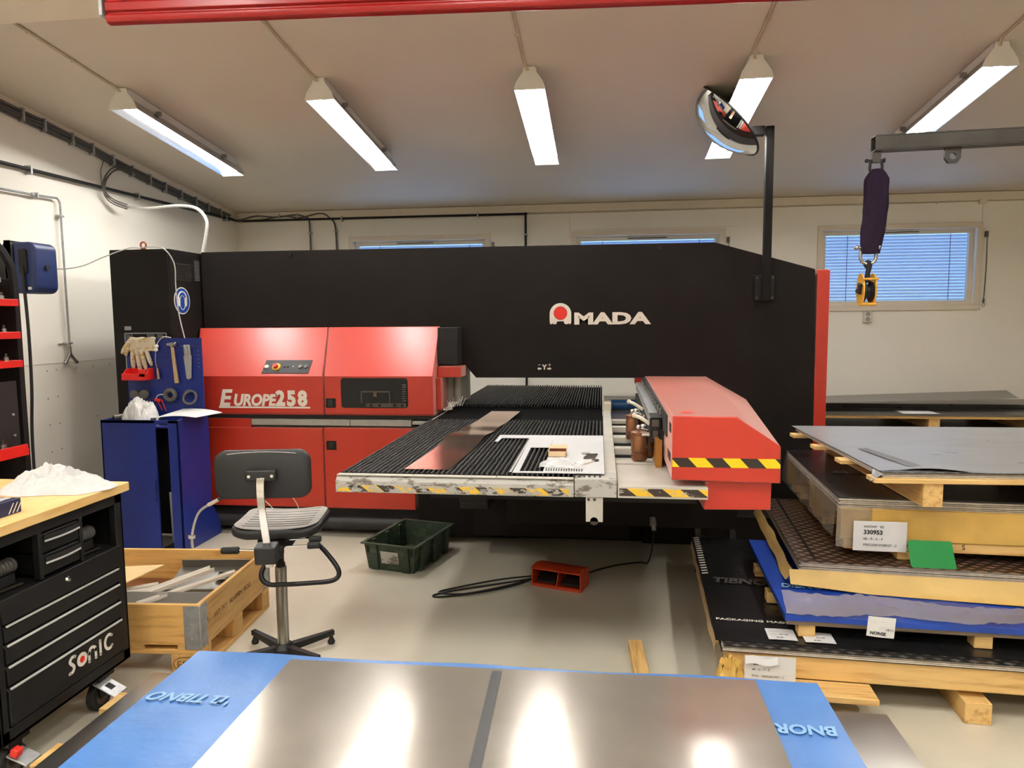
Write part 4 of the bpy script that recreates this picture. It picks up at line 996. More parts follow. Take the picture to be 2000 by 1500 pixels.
# ------------------------------------------------------------------ blue stand with a pegboard
t = thing('blue_stand', 'dark blue steel stand with an open middle and a pegboard, beside the red machine doors', 'stand', (-3.25, 4.8, 0))
m = MB()
m.box(-3.535, 4.6, .02, -3.120, 4.615, .957)                     # front panel
m.prism([(-3.535, 4.6, .02), (-3.535, 4.99, .02), (-3.535, 4.99, .957), (-3.535, 4.6, .957)], (.012, 0, 0)); m.build('door_panel', 'blue', t, bevel=.002)
m = MB(); m.box(-3.022, 4.6, 0, -2.945, 4.612, .957); m.prism([(-2.957, 4.6, 0), (-2.957, 5.10, 0), (-2.957, 5.10, .10), (-2.957, 4.99, .26), (-2.957, 4.99, .985), (-2.957, 4.6, .957)], (.012, 0, 0))
m.build('side_panel', 'blue', t, bevel=.002)
m = MB(); m.box(-3.53, 4.6, .935, -2.95, 4.612, .957); m.box(-3.53, 4.612, .90, -2.95, 4.99, .912); m.build('top_tray', 'blue', t, bevel=.002)
MB().box(-3.12, 4.62, .02, -3.022, 4.98, .03).build('base', 'dark', t)
MB().box(-3.53, 4.975, .02, -2.95, 4.985, .9).build('back_panel', 'dark', t)
m = MB(); m.bar((-3.13, 4.592, .56), (-3.12, 4.592, .53), .006, .006); m.bar((-3.125, 4.575, .53), (-3.125, 4.575, .40), .012, .012); m.bar((-3.13, 4.59, .40), (-3.12, 4.575, .38), .012, .012); m.build('door_handle', 'blue', t)
MB().obox((-3.075, 4.72, .22), (.07, .01, .40), (R(8), R(4), 0)).build('inner_board', 'greytext', t)
# pegboard with holes as dark dots
m = MB(); m.box(-3.565, 4.965, .90, -2.958, 4.975, 1.525); h = m
x = -3.54
while x < -2.97:
    z = 1.0
    while z < 1.51: h.cyl((x, 4.9645, z), (x, 4.966, z), .0038, n=6, mi=1); z += .038
    x += .038
for x, z in ((-2.985, 1.43), (-2.985, 1.40), (-2.985, 1.37), (-2.985, 1.34), (-2.985, 1.31), (-3.52, 1.255), (-3.49, 1.255), (-3.46, 1.255)): h.cyl((x, 4.9632, z), (x, 4.966, z), .0036, n=6, mi=2)
pg = h.build('pegboard', ['blue', 'dark', 'blueprint'], t)
GP = 'tools hung on the pegboard'
# work glove hanging over the board edge
t = thing('work_glove', 'stained leather work gloves draped over the top corner of the pegboard', 'gloves', (-3.47, 4.94, 1.4))
def fingers(m, base, dirs):
    for (dx, dz, L, r, bx) in dirs:
        p0 = Vector((base[0]+bx, base[1], base[2])); pts = [p0, p0+Vector((dx*.5, -.004, dz*.5)), p0+Vector((dx, 0, dz))]
        m.tube(catmull(pts, 4), r, 8, rr=[r*1.05, r*1.05, r, r, r, r, r*.95, r*.9, r*.6][:len(catmull(pts, 4))]); m.sphere(pts[-1], r*.8, 8)
m = MB(); m.surf(lambda u, v: (-3.535+.225*u+.02*v*(1-u), 4.945-.012*math.sin(u*PI)-.004*math.sin(u*13+v*5), 1.523-.10*v-.01*math.sin(u*6)), 12, 8, thick=0)
m.tube([(-3.53+.21*k/8, 4.962, 1.522+.003*math.sin(k*2)) for k in range(9)], .012, 8)
m.obox((-3.425, 4.952, 1.475), (.20, .018, .09)); m.build('palm', 'glove', t, bevel=.01, seg=3)
m = MB(); fingers(m, (0, 4.948, 1.44), [(.0, -.13, 0, .017, -3.50), (.02, -.155, 0, .018, -3.465), (.03, -.14, 0, .017, -3.43), (.035, -.11, 0, .016, -3.39)])
m.build('fingers', 'glove', t)
m = MB(); fingers(m, (0, 4.945, 1.50), [(-.06, -.08, 0, .018, -3.52), (-.035, -.095, 0, .016, -3.52)]); m.build('thumb', 'glove', t)
# red parts bin
t = thing('parts_bin', 'small red open-front plastic bin hooked on the pegboard', 'bin', (-3.46, 4.9, 1.29))
m = MB(); x0, x1 = -3.535, -3.345; bz = -.058
m.prism([(x0, 4.965, 1.275), (x0, 4.965, 1.36), (x0, 4.90, 1.355), (x0, 4.87, 1.325), (x0, 4.85, 1.32), (x0, 4.86, 1.275)], (.006, 0, 0)); m.prism([(x1, 4.965, 1.275), (x1, 4.965, 1.36), (x1, 4.90, 1.355), (x1, 4.87, 1.325), (x1, 4.85, 1.32), (x1, 4.86, 1.275)], (-.006, 0, 0))
m.box(x0, 4.855, 1.275, x1, 4.965, 1.281); m.box(x0, 4.85, 1.275, x1, 4.858, 1.325); m.box(x0, 4.958, 1.275, x1, 4.965, 1.36); m.box(x1-.05, 4.85, 1.30, x1, 4.857, 1.355); m.v = [v+Vector((0, 0, bz)) for v in m.v]; m.build('tray', 'redp', t, bevel=.003)
# plug adapter
t = thing('cable_adapter', 'white and steel cable connector hanging on a thin cord on the pegboard', 'connector', (-3.3, 4.94, 1.4), group=None)
m = MB(); m.sphere((-3.30, 4.94, 1.465), .015, 10); m.sphere((-3.306, 4.94, 1.44), .015, 10); m.build('plug', 'white', t)
m = MB(); m.tube(catmull([(-3.20, 4.97, 1.528), (-3.24, 4.94, 1.535), (-3.28, 4.94, 1.505), (-3.298, 4.94, 1.475)], 5), .004, 6); m.tube(catmull([(-3.306, 4.94, 1.435), (-3.316, 4.94, 1.36), (-3.308, 4.94, 1.31), (-3.302, 4.94, 1.29)], 5), .0025, 6); m.build('cord', 'cablel', t)
m = MB(); m.cyl((-3.304, 4.94, 1.30), (-3.297, 4.94, 1.235), .010, .014, n=14); m.cyl((-3.297, 4.94, 1.235), (-3.295, 4.94, 1.22), .017, n=14); m.build('connector_body', 'steel', t)
# hammer
t = thing('hammer', 'ball hammer with an ash handle hanging on the pegboard', 'hammer', (-3.17, 4.93, 1.47), group=None)
m = MB(); m.cyl((-3.20, 4.935, 1.478), (-3.165, 4.935, 1.48), .010, .014, n=14); m.cyl((-3.165, 4.935, 1.48), (-3.14, 4.935, 1.482), .015, n=14); m.sphere((-3.205, 4.935, 1.478), .012, 10); m.obox((-3.172, 4.935, 1.478), (.028, .026, .03)); m.build('head', 'steel', t, bevel=.002)
m = MB(); m.hexa([(-3.184, 4.93, 1.465), (-3.162, 4.93, 1.465), (-3.162, 4.943, 1.465), (-3.184, 4.943, 1.465)], [(-3.164, 4.926, 1.19), (-3.134, 4.926, 1.19), (-3.134, 4.946, 1.19), (-3.164, 4.946, 1.19)]); m.build('handle', 'handle_wood', t, bevel=.004)
m = MB()
for x in (-3.215, -3.135): m.tube([(x, 4.965, 1.47), (x, 4.935, 1.455), (x, 4.925, 1.462)], .0022, 6)
m.each('hook', 'chrome', t)
t = thing('leather_sheath', 'grey tool in a worn leather sheath hanging beside the hammer', 'tool', (-3.05, 4.93, 1.4))
m = MB(); m.prism([(-3.085, 4.935, 1.475), (-3.04, 4.935, 1.475), (-3.035, 4.935, 1.38), (-3.08, 4.935, 1.38)], (0, .02, 0)); m.tube([(-3.075, 4.93, 1.47), (-3.055, 4.928, 1.42), (-3.05, 4.93, 1.38)], .006, 6); m.build('grips', 'greytext', t, bevel=.004)
m = MB(); m.prism([(-3.085, 4.93, 1.395), (-3.03, 4.93, 1.395), (-3.04, 4.93, 1.225), (-3.055, 4.93, 1.215), (-3.07, 4.93, 1.225)], (0, .025, 0)); m.build('sheath', 'greytext', t, bevel=.004)
m = MB()
for x in (-3.095, -3.025, -3.0): m.tube([(x, 4.965, 1.475), (x, 4.935, 1.46), (x, 4.925, 1.468)], .0022, 6)
m.each('hook', 'chrome', t)
def ringt(x, z, r, r2, name, label, mt, n=1, tilt=0, yy=4.93):
    t = thing(name, label, 'ring' if name != 'cable_coil' else 'cable', (x, yy, z))
    for k in range(n):
        m = MB()
        m.tube([(x+k*.004+r*math.cos(q), yy+r*math.sin(q)*math.sin(tilt+k*.12)-.006*k, z+r*math.sin(q)*math.cos(tilt+k*.12)) for q in [2*PI*i/28 for i in range(28)]], r2, 8, closed=True)
        m.build('turn' if n > 1 else 'ring', mt, t)
    return t
ringt(-3.205, 1.10, .038, .017, 'abrasive_ring', 'thick grey ring hanging below the hammer', 'cable')
ringt(-3.05, 1.085, .050, .007, 'cable_coil', 'coil of dark rings and wire on the pegboard below the leather sheath', 'cable', n=5)
for i, (x, r) in enumerate(((-3.50, .034), (-3.425, .036))):
    t = thing('pipe_clip_roll', ['dark grey roll on the pegboard, the one farther from the thick grey ring', 'dark grey roll on the pegboard, the one nearer the thick grey ring'][i], 'roll', (x, 4.93, 1.11))
    MB().lathe([(.016, 0), (r, 0), (r, .05), (r-.004, .055), (r-.004, .06), (.016, .062)], (x, 4.965, 1.105), (0.35, -1, 0)).build('roll', 'cable', t)
t = thing('red_clamp', 'small red wire clamp leaning behind the white bag', 'clamp', (-3.29, 4.9, 1.0))
m = MB(); m.obox((-3.305, 4.93, 1.062), (.05, .02, .018), (0, .15, 0)); m.bar((-3.31, 4.93, 1.06), (-3.275, 4.93, .985), .006, .006); m.bar((-3.275, 4.93, 1.065), (-3.245, 4.93, .98), .006, .006); m.build('frame', 'redp', t, bevel=.002)
MB().tube(catmull([(-3.325, 4.93, 1.07), (-3.30, 4.93, 1.10), (-3.26, 4.935, 1.105)], 4), .003, 6).build('wire', 'white', t)
# things on the stand
def heap(cx_, cy_, z0, rx, ry, h, seed, nu=46, nv=40, wr=.5, fr=4.5, edge=.5):
    """crumpled closed heap"""
    def f(u, v):
        a_ = 2*u-1; b_ = 2*v-1; r_ = math.sqrt(min(1, a_*a_+b_*b_)); k = max(abs(a_), abs(b_))
        q = Vector((a_*fr/2+seed, b_*fr/2-seed, seed*.7))
        th = math.atan2(b_, a_); s_ = (k/max(r_, 1e-6)) if r_ > 1e-6 else 1
        rad_ = k*(1+.16*noise.noise(Vector((math.cos(th)*1.6+seed, math.sin(th)*1.6, 3))))
        base = max(0, 1-k**2.0)**edge
        rg = 1-abs(noise.noise(q*1.3))*2.2; rg2 = 1-abs(noise.noise(q*3.1+Vector((7, 3, 1))))*2
        z = z0+.002+h*base*(1-wr+wr*(.6*rg+.4*rg2)+.35*noise.noise(q*.6))
        return (cx_+rx*rad_*math.cos(th), cy_+ry*rad_*math.sin(th), max(z0+.001, z))
    m = MB(); m.surf(f, nu, nv); 
    w = nu+1; rim = [i for i in range(nu+1)]+[j*w+nu for j in range(1, nv+1)]+[nv*w+i for i in range(nu-1, -1, -1)]+[j*w for j in range(nv-1, 0, -1)]
    m.f.append(rim[::-1]); m.mi.append(0)
    return m
solo(heap(-3.335, 4.76, .915, .135, .11, .19, 2.3, wr=.4, edge=.6), 'plastic_bag', 'bag', 'crumpled white plastic bag heaped on the blue stand', 'bag', (-3.335, 4.76, .915), ang=60)
m = MB().cyl((-3.52, 4.72, .955), (-3.36, 4.92, .965), .024, n=18); t = thing('metal_tube', 'short grey metal tube lying behind the white bag on the blue stand', 'tube', (-3.5, 4.8, .915)); m.build('tube', 'dsteel', t); MB().cyl((-3.515, 4.727, .955), (-3.522, 4.718, .955), .018, n=18).build('bore', 'dark', t)
m = MB(); m.surf(lambda u, v: (-3.17+.33*u+.05*v, 4.68+.27*v-.03*u, .965+.018*math.sin(u*2.6)+.03*v*(1-u)), 10, 10, thick=.0025); solo(m, 'paper_sheet', 'paper', 'white paper lying over one corner of the blue stand next to the bag', 'paper', (-3.0, 4.8, .965))
t = thing('steel_fitting', 'small steel fittings on the blue stand beside the paper', 'fitting', (-3.17, 4.69, .915)); MB().cyl((-3.19, 4.69, .913), (-3.19, 4.69, .962), .018, n=14).build('nut', 'steel', t); MB().cyl((-3.14, 4.70, .913), (-3.14, 4.70, .958), .014, n=6).build('bolt', 'dsteel', t)
t = thing('blow_gun', 'air blow gun with a grey hose held on the side of the blue stand', 'air gun', (-2.72, 4.55, .38))
m = MB(); m.cyl((-2.60, 4.55, .44), (-2.635, 4.55, .415), .017, .015, n=14); m.build('grip', 'rubber', t)
m = MB(); m.cyl((-2.635, 4.55, .415), (-2.72, 4.56, .372), .012, .014, n=14); m.build('nozzle_body', 'ivory', t)
m = MB(); m.tube(catmull([(-2.72, 4.56, .372), (-2.80, 4.57, .315), (-2.85, 4.575, .21), (-2.872, 4.58, .10), (-2.875, 4.6, .02)], 6), .009, 8); m.build('hose', 'cablel', t)
m = MB().obox((-2.868, 4.575, .135), (.04, .03, .03)); m.build('hose_clip', 'chrome', t, bevel=.004)
t = thing('trailing_wire', 'thin wires trailing down the lower red doors behind the chair', 'wire', (-2.9, 5.08, .4))
MB().tube(catmull([(-2.95, 5.13, .62), (-2.93, 5.12, .5), (-2.86, 5.1, .40), (-2.72, 5.09, .33), (-2.63, 5.08, .31), (-2.5, 5.06, .22), (-2.44, 5.0, .12)], 6), .004, 6).build('wire', 'creamc', t)
MB().tube(catmull([(-2.63, 5.08, .31), (-2.4, 5.08, .33), (-2.3, 5.07, .24), (-2.25, 5.0, .1)], 6), .0035, 6).build('wire', 'creamc', t)
# ------------------------------------------------------------------ things on the brush table
m = MB()
def cop(u, v):
    x0 = -.905+.092*v; x1 = -.696+.099*v; y = 3.150+2.058*v
    k = math.exp(-((v-.40)/.10)**2); z = .9605+.030*k*(1-.25*u)+.010*math.exp(-((v-.60)/.08)**2)
    return (x0+(x1-x0)*u, y, z)
m.surf(cop, 8, 70, thick=.0012); solo(m, 'copper_sheet', 'copper', 'long narrow copper sheet lying along the black brush table', 'metal sheet', (-.78, 4.1, .96), rz=0, ang=80)
t = thing('cut_plate', 'white plate with square cut-outs on the corner of the black brush table', 'metal sheet', (-.2, 3.6, .96))
z0 = .9605; th_ = .0035; m = MB()
def pl(m, pts, z=z0, h=th_): return m.prism([(x, y, z) for x, y in pts], (0, 0, h))
pl(m, [(-.593, 4.114), (.011, 4.13), (.0115, 4.00), (-.401, 4.02), (-.566, 4.018), (-.574, 3.894), (-.589, 3.903)][:0] or [(-.593, 4.114), (-.593, 3.90), (-.574, 3.89), (-.566, 4.018), (-.401, 4.02), (.0115, 4.02), (.011, 4.13)])
pl(m, [(-.401, 4.02), (-.394, 3.107), (-.366, 3.132), (-.372, 3.728), (-.372, 4.02)])
pl(m, [(-.372, 4.02), (-.372, 3.728), (-.27, 3.735), (-.27, 4.02)])
pl(m, [(-.394, 3.107), (.014, 3.116), (.014, 3.135), (-.366, 3.132)])
pl(m, [(-.27, 4.02), (-.259, 3.1335), (.014, 3.135), (.0115, 4.02)])
cp2 = m.build('plate', 'wplate', t)
m = MB()
for k in range(15): pl(m, [(-.250+.0115*k, 3.145), (-.244+.0115*k, 3.145), (-.246+.0115*k, 3.205), (-.251+.0115*k, 3.205)], z0+th_, .0003)
m.build('slot_row', 'dark', cp2)
m = MB()
for k in range(30): pl(m, [(-.410, 3.12+k*.03), (-.400, 3.12+k*.03), (-.400, 3.135+k*.03), (-.410, 3.135+k*.03)])
m.build('toothed_edge', 'wplate', cp2)
zt = z0+th_
t = thing('small_carton', 'small open card box of fasteners on the white plate', 'box', (-.21, 3.53, zt))
m = MB(); x0, x1, y0, y1 = -.262, -.172, 3.47, 3.56; h = .028
for a in ((x0, y0, x1, y0+.002), (x0, y1-.002, x1, y1), (x0, y0, x0+.002, y1), (x1-.002, y0, x1, y1)): m.box(a[0], a[1], zt, a[2], a[3], zt+h)
m.box(x0, y0, zt, x1, y1, zt+.002); m.prism([(x0, y1, zt+h), (x1, y1, zt+h), (x1, y1+.03, zt+h+.012), (x0, y1+.03, zt+h+.012)], (0, 0, .0015)); m.build('carton', 'cardbox', t)
MB().box(x0+.003, y1-.004, zt+.004, x1-.003, y1-.0021, zt+h-.002).build('lining', 'darkred', t)
m = MB(); m.surf(lambda u, v: (x0+.004+.082*u, y0+.004+.07*v, zt+.006+.014*math.sin(PI*u)*math.sin(PI*v*.8+.2)+.002*noise.noise(Vector((u*20, v*20, 0)))), 16, 12, thick=.002); m.build('contents', 'kraft', t)
m = MB()
def bagf(u, v):
    x = -.285+.205*u; y = 3.20+.22*v*(1-abs(u-.45)*.9)+.02*math.sin(u*5)
    return (x, y, zt+.003+.012*abs(noise.noise(Vector((u*5, v*5, 1))))+.006*math.sin(PI*u)*math.sin(PI*v))
m.surf(bagf, 24, 16, thick=.001); solo(m, 'plastic_bag', 'clearbag', 'flat clear plastic bag in front of the small card box', 'bag', (-.2, 3.3, zt), ang=80)
t = thing('wrench', 'bright flat wrench lying diagonally beside the clear bag', 'wrench', (-.1, 3.28, zt))
m = MB(); m.bar((-.165, 3.185, zt+.003), (-.035, 3.37, zt+.003), .013, .005); m.build('handle', 'ivory', t, bevel=.001)
m = MB(); m.lathe([(.010, 0), (.018, 0), (.018, .007), (.010, .007)], (-.028, 3.385, zt)); m.build('jaw', 'dsteel', t)
t = thing('drill_bits', 'small bundle of dark steel keys on the white plate beside the wrench', 'tools', (-.06, 3.48, zt))
m = MB()
for k in range(5): m.bar((-.085+.004*k, 3.43+.022*k, zt+.005+.002*(k % 2)), (-.03+.003*k, 3.45+.02*k, zt+.005+.002*(k % 2)), .010, .008)
m.build('key', 'dsteel', t, bevel=.001)
m = MB(); m.obox((-.075, 3.56, zt+.004), (.04, .03, .006), (0, 0, .4)); m.build('key_holder', 'greytext', t, bevel=.002)

# ------------------------------------------------------------------ work chair
t = thing('work_chair', 'black industrial swivel chair with a grey worn seat and chrome back bar', 'chair', (-1.55, 3.2, 0), R(11))
b = lambda m, *a, **k: m.build(*a, world=False, **k)
def rr2(w, h, r, n=7):
    o_ = []
    for cx_, cy_, a0 in ((w/2-r, h/2-r, 0), (-w/2+r, h/2-r, 90), (-w/2+r, -h/2+r, 180), (w/2-r, -h/2+r, 270)):
        for k in range(n+1): a_ = R(a0+90*k/n); o_.append((cx_+r*math.cos(a_), cy_+r*math.sin(a_)))
    return o_
def cushion(P, w, h, th, r, fn, crown=.0):
    """pillow-like pad: P maps (x,y,z) to the local frame"""
    m = MB(); rings = [(0, .90, -.5), (.0, .97, -.38), (0, 1, -.1), (0, 1, .15), (0, .97, .38), (0, .90, .5), (0, .6, .5+crown), (0, .25, .5+crown*1.3)]
    base = rr2(w, h, r); n = len(base); vs = []
    for _, s_, zf in rings:
        for x, y in base: xx, yy = x*(1-(1-s_)*min(1, .12/(w)*2.2) if s_ > .85 else s_), y*(1-(1-s_)*.6 if s_ > .85 else s_); vs.append(P(xx, yy, th*zf+fn(xx, yy)))
    fs = [(i*n+k, i*n+(k+1) % n, (i+1)*n+(k+1) % n, (i+1)*n+k) for i in range(len(rings)-1) for k in range(n)]
    fs.append(tuple(range(n))[::-1]); fs.append(tuple(range((len(rings)-1)*n, len(rings)*n))); return m.add(vs, fs)
bk_ = b(cushion(lambda x, y, z: (x, -.235+z-.3*x*x*1.0+.02, .962+y), .425, .222, .036, .055, lambda x, y: -.12*0), 'backrest', 'blkp', t, ang=60)
m = MB(); m.tube([(x, -.262-.12*x*x*1.0+.02, .962+.104-.35*x*x) for x in [(-.15+.3*k/12) for k in range(13)]], .0025, 6); b(m, 'worn_edge', 'greytext', bk_)
m = MB(); m.obox((0, -.262, .965), (.135, .03, .05)); b(m, 'back_mount', 'blkp', t, bevel=.008, seg=3)
m = MB()
for x in (-.05, .05): m.cyl((x, -.279, .963), (x, -.276, .963), .007, n=10)
m.each('mount_screw', 'chrome', t, world=False)
bar_ = catmull([(0, -.272, .955), (.0, -.285, .90), (.002, -.280, .82), (.004, -.262, .74), (.008, -.245, .65), (.012, -.238, .56), (.013, -.237, .535)], 6)
m = MB(); m.ribbon(bar_, .034, .010, (1, 0, 0)); b(m, 'back_bar', 'chrome', t, bevel=.002)
m = MB(); m.obox((.004, -.235, .60), (.095, .075, .082), (R(6), 0, 0)); cl_ = b(m, 'bar_clamp', 'blkp', t, bevel=.006)
st_ = cushion(lambda x, y, z: (x, .075+y, .655+z), .42, .40, .045, .085, lambda x, y: .018*(x/.2)**2+.07*(y/.2)**2*(.12)-.020+(.035*((y-.1)/.1) if y > .14 else 0)*0)
b(st_, 'seat', ['blkp'], t, ang=60)
m = MB(); base = rr2(.40, .375, .08)
def sf(u, v):
    x = -.197+.394*u; y = -.185+.37*v; r_ = .075
    ax, ay = abs(x)-(.197-r_), abs(y)-(.185-r_)
    if ax > 0 and ay > 0:
        L = math.hypot(ax, ay)
        if L > r_: x -= math.copysign((ax-ax*r_/L), x); y -= math.copysign((ay-ay*r_/L), y)
    return (x, .075+y, .6855+.018*(x/.2)**2+.0084*(y/.2)**2-.020)
m.surf(sf, 24, 22, thick=.003); sp_ = b(m, 'seat_surface', 'seat', t, label='worn pale grey seat surface')
m = MB()
for k in range(8):
    y = -.14+.042*k; m.tube([(x, .075+y+.018*(1-(x/.16)**2)*1.0, .6862+.018*(x/.2)**2+.0084*(y/.2)**2-.020) for x in [(-.155+.31*j/14) for j in range(15)]], .0011, 5)
m.each('seat_groove', 'dark', sp_, world=False)
m = MB(); m.obox((0, .02, .60), (.16, .22, .035)); m.obox((.03, -.09, .595), (.035, .20, .02)); m.cyl((.015, -.16, .58), (.055, -.16, .58), .03, n=16); b(m, 'tilt_mechanism', 'blk', t, bevel=.004)
m = MB(); m.cyl((0, 0, .46), (0, 0, .60), .017, n=20); m.cyl((0, 0, .455), (0, 0, .475), .022, n=20); b(m, 'inner_column', 'blk', t)
MBc = MB(); MBc.cyl((0, 0, .05), (0, 0, .457), .0275, n=32); b(MBc, 'column', 'steel', t)
m = MB(); m.lathe([(.0, .02), (.055, .02), (.055, .05), (.034, .07), (.0, .07)], (0, 0, 0)); b(m, 'hub', 'blk', t)
for a_ in (30, 140, 212, 322):
    d = Vector((math.cos(R(a_)), math.sin(R(a_)), 0)); m = MB(); m.hexa([tuple(d*.04+Vector((-d.y, d.x, 0))*s_*.018+Vector((0, 0, z))) for s_, z in ((-1, .022), (1, .022), (1, .06), (-1, .06))],
      [tuple(d*.255+Vector((-d.y, d.x, 0))*s_*.013+Vector((0, 0, z))) for s_, z in ((-1, .045), (1, .045), (1, .07), (-1, .07))])
    lg_ = b(m, 'leg', 'blk', t, bevel=.003); p = d*.24
    b(MB().lathe([(.0, 0), (.016, 0), (.019, .012), (.012, .026), (.006, .046)], p), 'glide', 'rubber', lg_)
m = MB(); rg = catmull([(.02, .02, .56), (-.045, -.06, .50), (-.065, -.10, .45), (-.03, -.125, .415), (.05, -.13, .412), (.17, -.13, .415), (.265, -.13, .422), (.30, -.12, .445), (.285, -.105, .49), (.20, -.04, .565), (.12, .02, .60)], 6)
m.tube(rg, .0115, 10); b(m, 'foot_ring', 'blk', t)
m = MB(); m.bar((-.04, -.235, .615), (-.135, -.22, .615), .008, .006); b(m, 'lever', 'chrome', t); m = MB(); m.cyl((-.125, -.222, .613), (-.205, -.21, .61), .017, .015, n=14); b(m, 'lever_knob', 'rubber', t, bevel=.004)
for z, y in ((.60, -.14), (.618, -.10)):
    m = MB(); m.tube([(.06, y, z), (.17, y, z+.002)], .003, 6); lv = b(m, 'adjuster_rod', 'chrome', t); b(MB().cyl((.165, y, z), (.22, y, z), .017, .015, n=14), 'adjuster_knob', 'rubber', lv, bevel=.004)

# ------------------------------------------------------------------ green crate, pedal, floor pieces
t = thing('crate', 'empty dirty green plastic crate under the machine table', 'crate', (-1.312, 4.66, 0), R(-13))
m = MB(); W, D, H = .385, .57, .18; e = .03
def fru(m, w0, d0, z0, w1, d1, z1, mi=0): return m.hexa([(-w0/2, -d0/2, z0), (w0/2, -d0/2, z0), (w0/2, d0/2, z0), (-w0/2, d0/2, z0)], [(-w1/2, -d1/2, z1), (w1/2, -d1/2, z1), (w1/2, d1/2, z1), (-w1/2, d1/2, z1)], mi)
wo0, do0, wo1, do1, tk = W-.05, D-.05, W-.01, D-.01, .006
c4 = lambda w, d, z: [(-w/2, -d/2, z), (w/2, -d/2, z), (w/2, d/2, z), (-w/2, d/2, z)]
vs = c4(wo0, do0, 0)+c4(wo1, do1, H)+c4(wo1-2*tk, do1-2*tk, H)+c4(wo0-2*tk, do0-2*tk, .008)
fs = [(0, 3, 2, 1), (12, 13, 14, 15)]
for L in range(3):
    for k in range(4): a_, b_ = L*4+k, L*4+(k+1) % 4; fs.append((a_, b_, b_+4, a_+4))
m.add(vs, fs); body = b(m, 'body', 'greenbin', t)
m = MB(); vs = c4(W+.025, D+.025, H-.004)+c4(W+.025, D+.025, H+.006)+c4(wo1-2*tk, do1-2*tk, H+.006)+c4(wo1-2*tk, do1-2*tk, H-.004)
fs = []
for L in range(4):
    for k in range(4): a_, b_ = L*4+k, L*4+(k+1) % 4; fs.append((a_, b_, ((L+1) % 4)*4+(k+1) % 4, ((L+1) % 4)*4+k))
m.add(vs, fs); b(m, 'rim', 'greenbin', t, bevel=.002)
m = MB()
for x in (-.115, .115): m.hexa([(x-.028, -do0/2-.012, 0), (x+.028, -do0/2-.012, 0), (x+.028, -do0/2+.002, 0), (x-.028, -do0/2+.002, 0)], [(x-.028, -do1/2-.014, H-.003), (x+.028, -do1/2-.014, H-.003), (x+.028, -do1/2+.002, H-.003), (x-.028, -do1/2+.002, H-.003)])
for s_ in (-1, 1):
    for y in (-.18, 0, .18): m.box(s_*(wo0/2), y-.02, 0, s_*(wo1/2+.008), y+.02, H-.003)
m.each('rib', 'greenbin', t, world=False, bevel=.002)
m = MB(); m.hexa([(-.065, -do0/2-.008, .05), (.065, -do0/2-.008, .05), (.065, -do0/2, .05), (-.065, -do0/2, .05)], [(-.065, -do1/2-.004, .135), (.065, -do1/2-.004, .135), (.065, -do1/2, .135), (-.065, -do1/2, .135)]); b(m, 'label_holder', 'worn', t)
m = MB()
for x in (-.165, -.155, .155, .165): m.box(x-.003, -do1/2-.003, .12, x+.003, -do1/2+.004, .16)
m.each('slot', 'dark', t, world=False)
t = thing('foot_pedal', 'orange metal foot pedal with two bays on the floor under the table', 'pedal', (-.25, 4.27, 0), R(-18))
m = MB(); m.box(-.16, -.075, 0, .16, .085, .006)
for x in (-.16, .154): m.prism([(x, -.075, 0), (x, .085, 0), (x, .085, .11), (x, -.01, .13), (x, -.075, .12)], (.006, 0, 0))
m.prism([(-.16, -.085, .118), (-.16, -.01, .13), (-.16, .085, .11), (-.16, .085, .105), (-.16, -.01, .124), (-.16, -.085, .112)], (.32, 0, 0)); m.box(-.16, .08, 0, .16, .085, .11); b(m, 'hood', 'orange', t, bevel=.002)
b(MB().prism([(-.003, -.07, .006), (-.003, .08, .006), (-.003, .08, .108), (-.003, -.01, .122)], (.005, 0, 0)), 'divider', 'orange', t)
for x in (-.08, .08): b(MB().prism([(x-.06, -.04, .02), (x-.06, .07, .05), (x-.06, .07, .06), (x-.06, -.04, .03)], (.12, 0, 0)), 'treadle', 'blkp', t, bevel=.002)
b(MB().prism([(-.15, -.076, .006), (-.15, -.07, .006), (-.15, -.07, .018), (-.15, -.076, .018)], (.3, 0, 0)), 'front_lip', 'orange', t)
t = thing('pedal_cable', 'loops of thin black cable from the orange pedal to the dark machine base', 'cable', (-.5, 4.2, 0))
m = MB(); m.tube(catmull([(-.40, 4.33, .02), (-.60, 4.25, .008), (-.85, 4.12, .007), (-.99, 4.02, .007), (-.93, 4.0, .007), (-.7, 4.10, .008), (-.5, 4.24, .010), (-.40, 4.36, .02)], 8), .0055, 7)
m.tube(catmull([(-.40, 4.34, .03), (-.62, 4.28, .02), (-.86, 4.16, .008), (-.97, 4.06, .008), (-.8, 4.04, .016), (-.55, 4.2, .018), (-.39, 4.33, .03)], 8), .0055, 7)
m.tube(catmull([(-.12, 4.38, .03), (-.02, 4.55, .006), (.12, 4.66, .006), (.26, 4.72, .006), (.31, 4.66, .03), (.33, 4.52, .20), (.335, 4.48, .30)], 8), .0055, 7)
m.build('cable', 'rubber', t)
m = MB(); m.prism([(.137, 3.46, .0), (.203, 3.471, .0), (.235, 2.86, .0), (.168, 2.85, .0)], (0, 0, .045)); solo(m, 'wood_batten', 'woody', 'short pine batten on the floor behind the blue covered sheets', 'wood', (.17, 3.2, 0), bevel=.002)

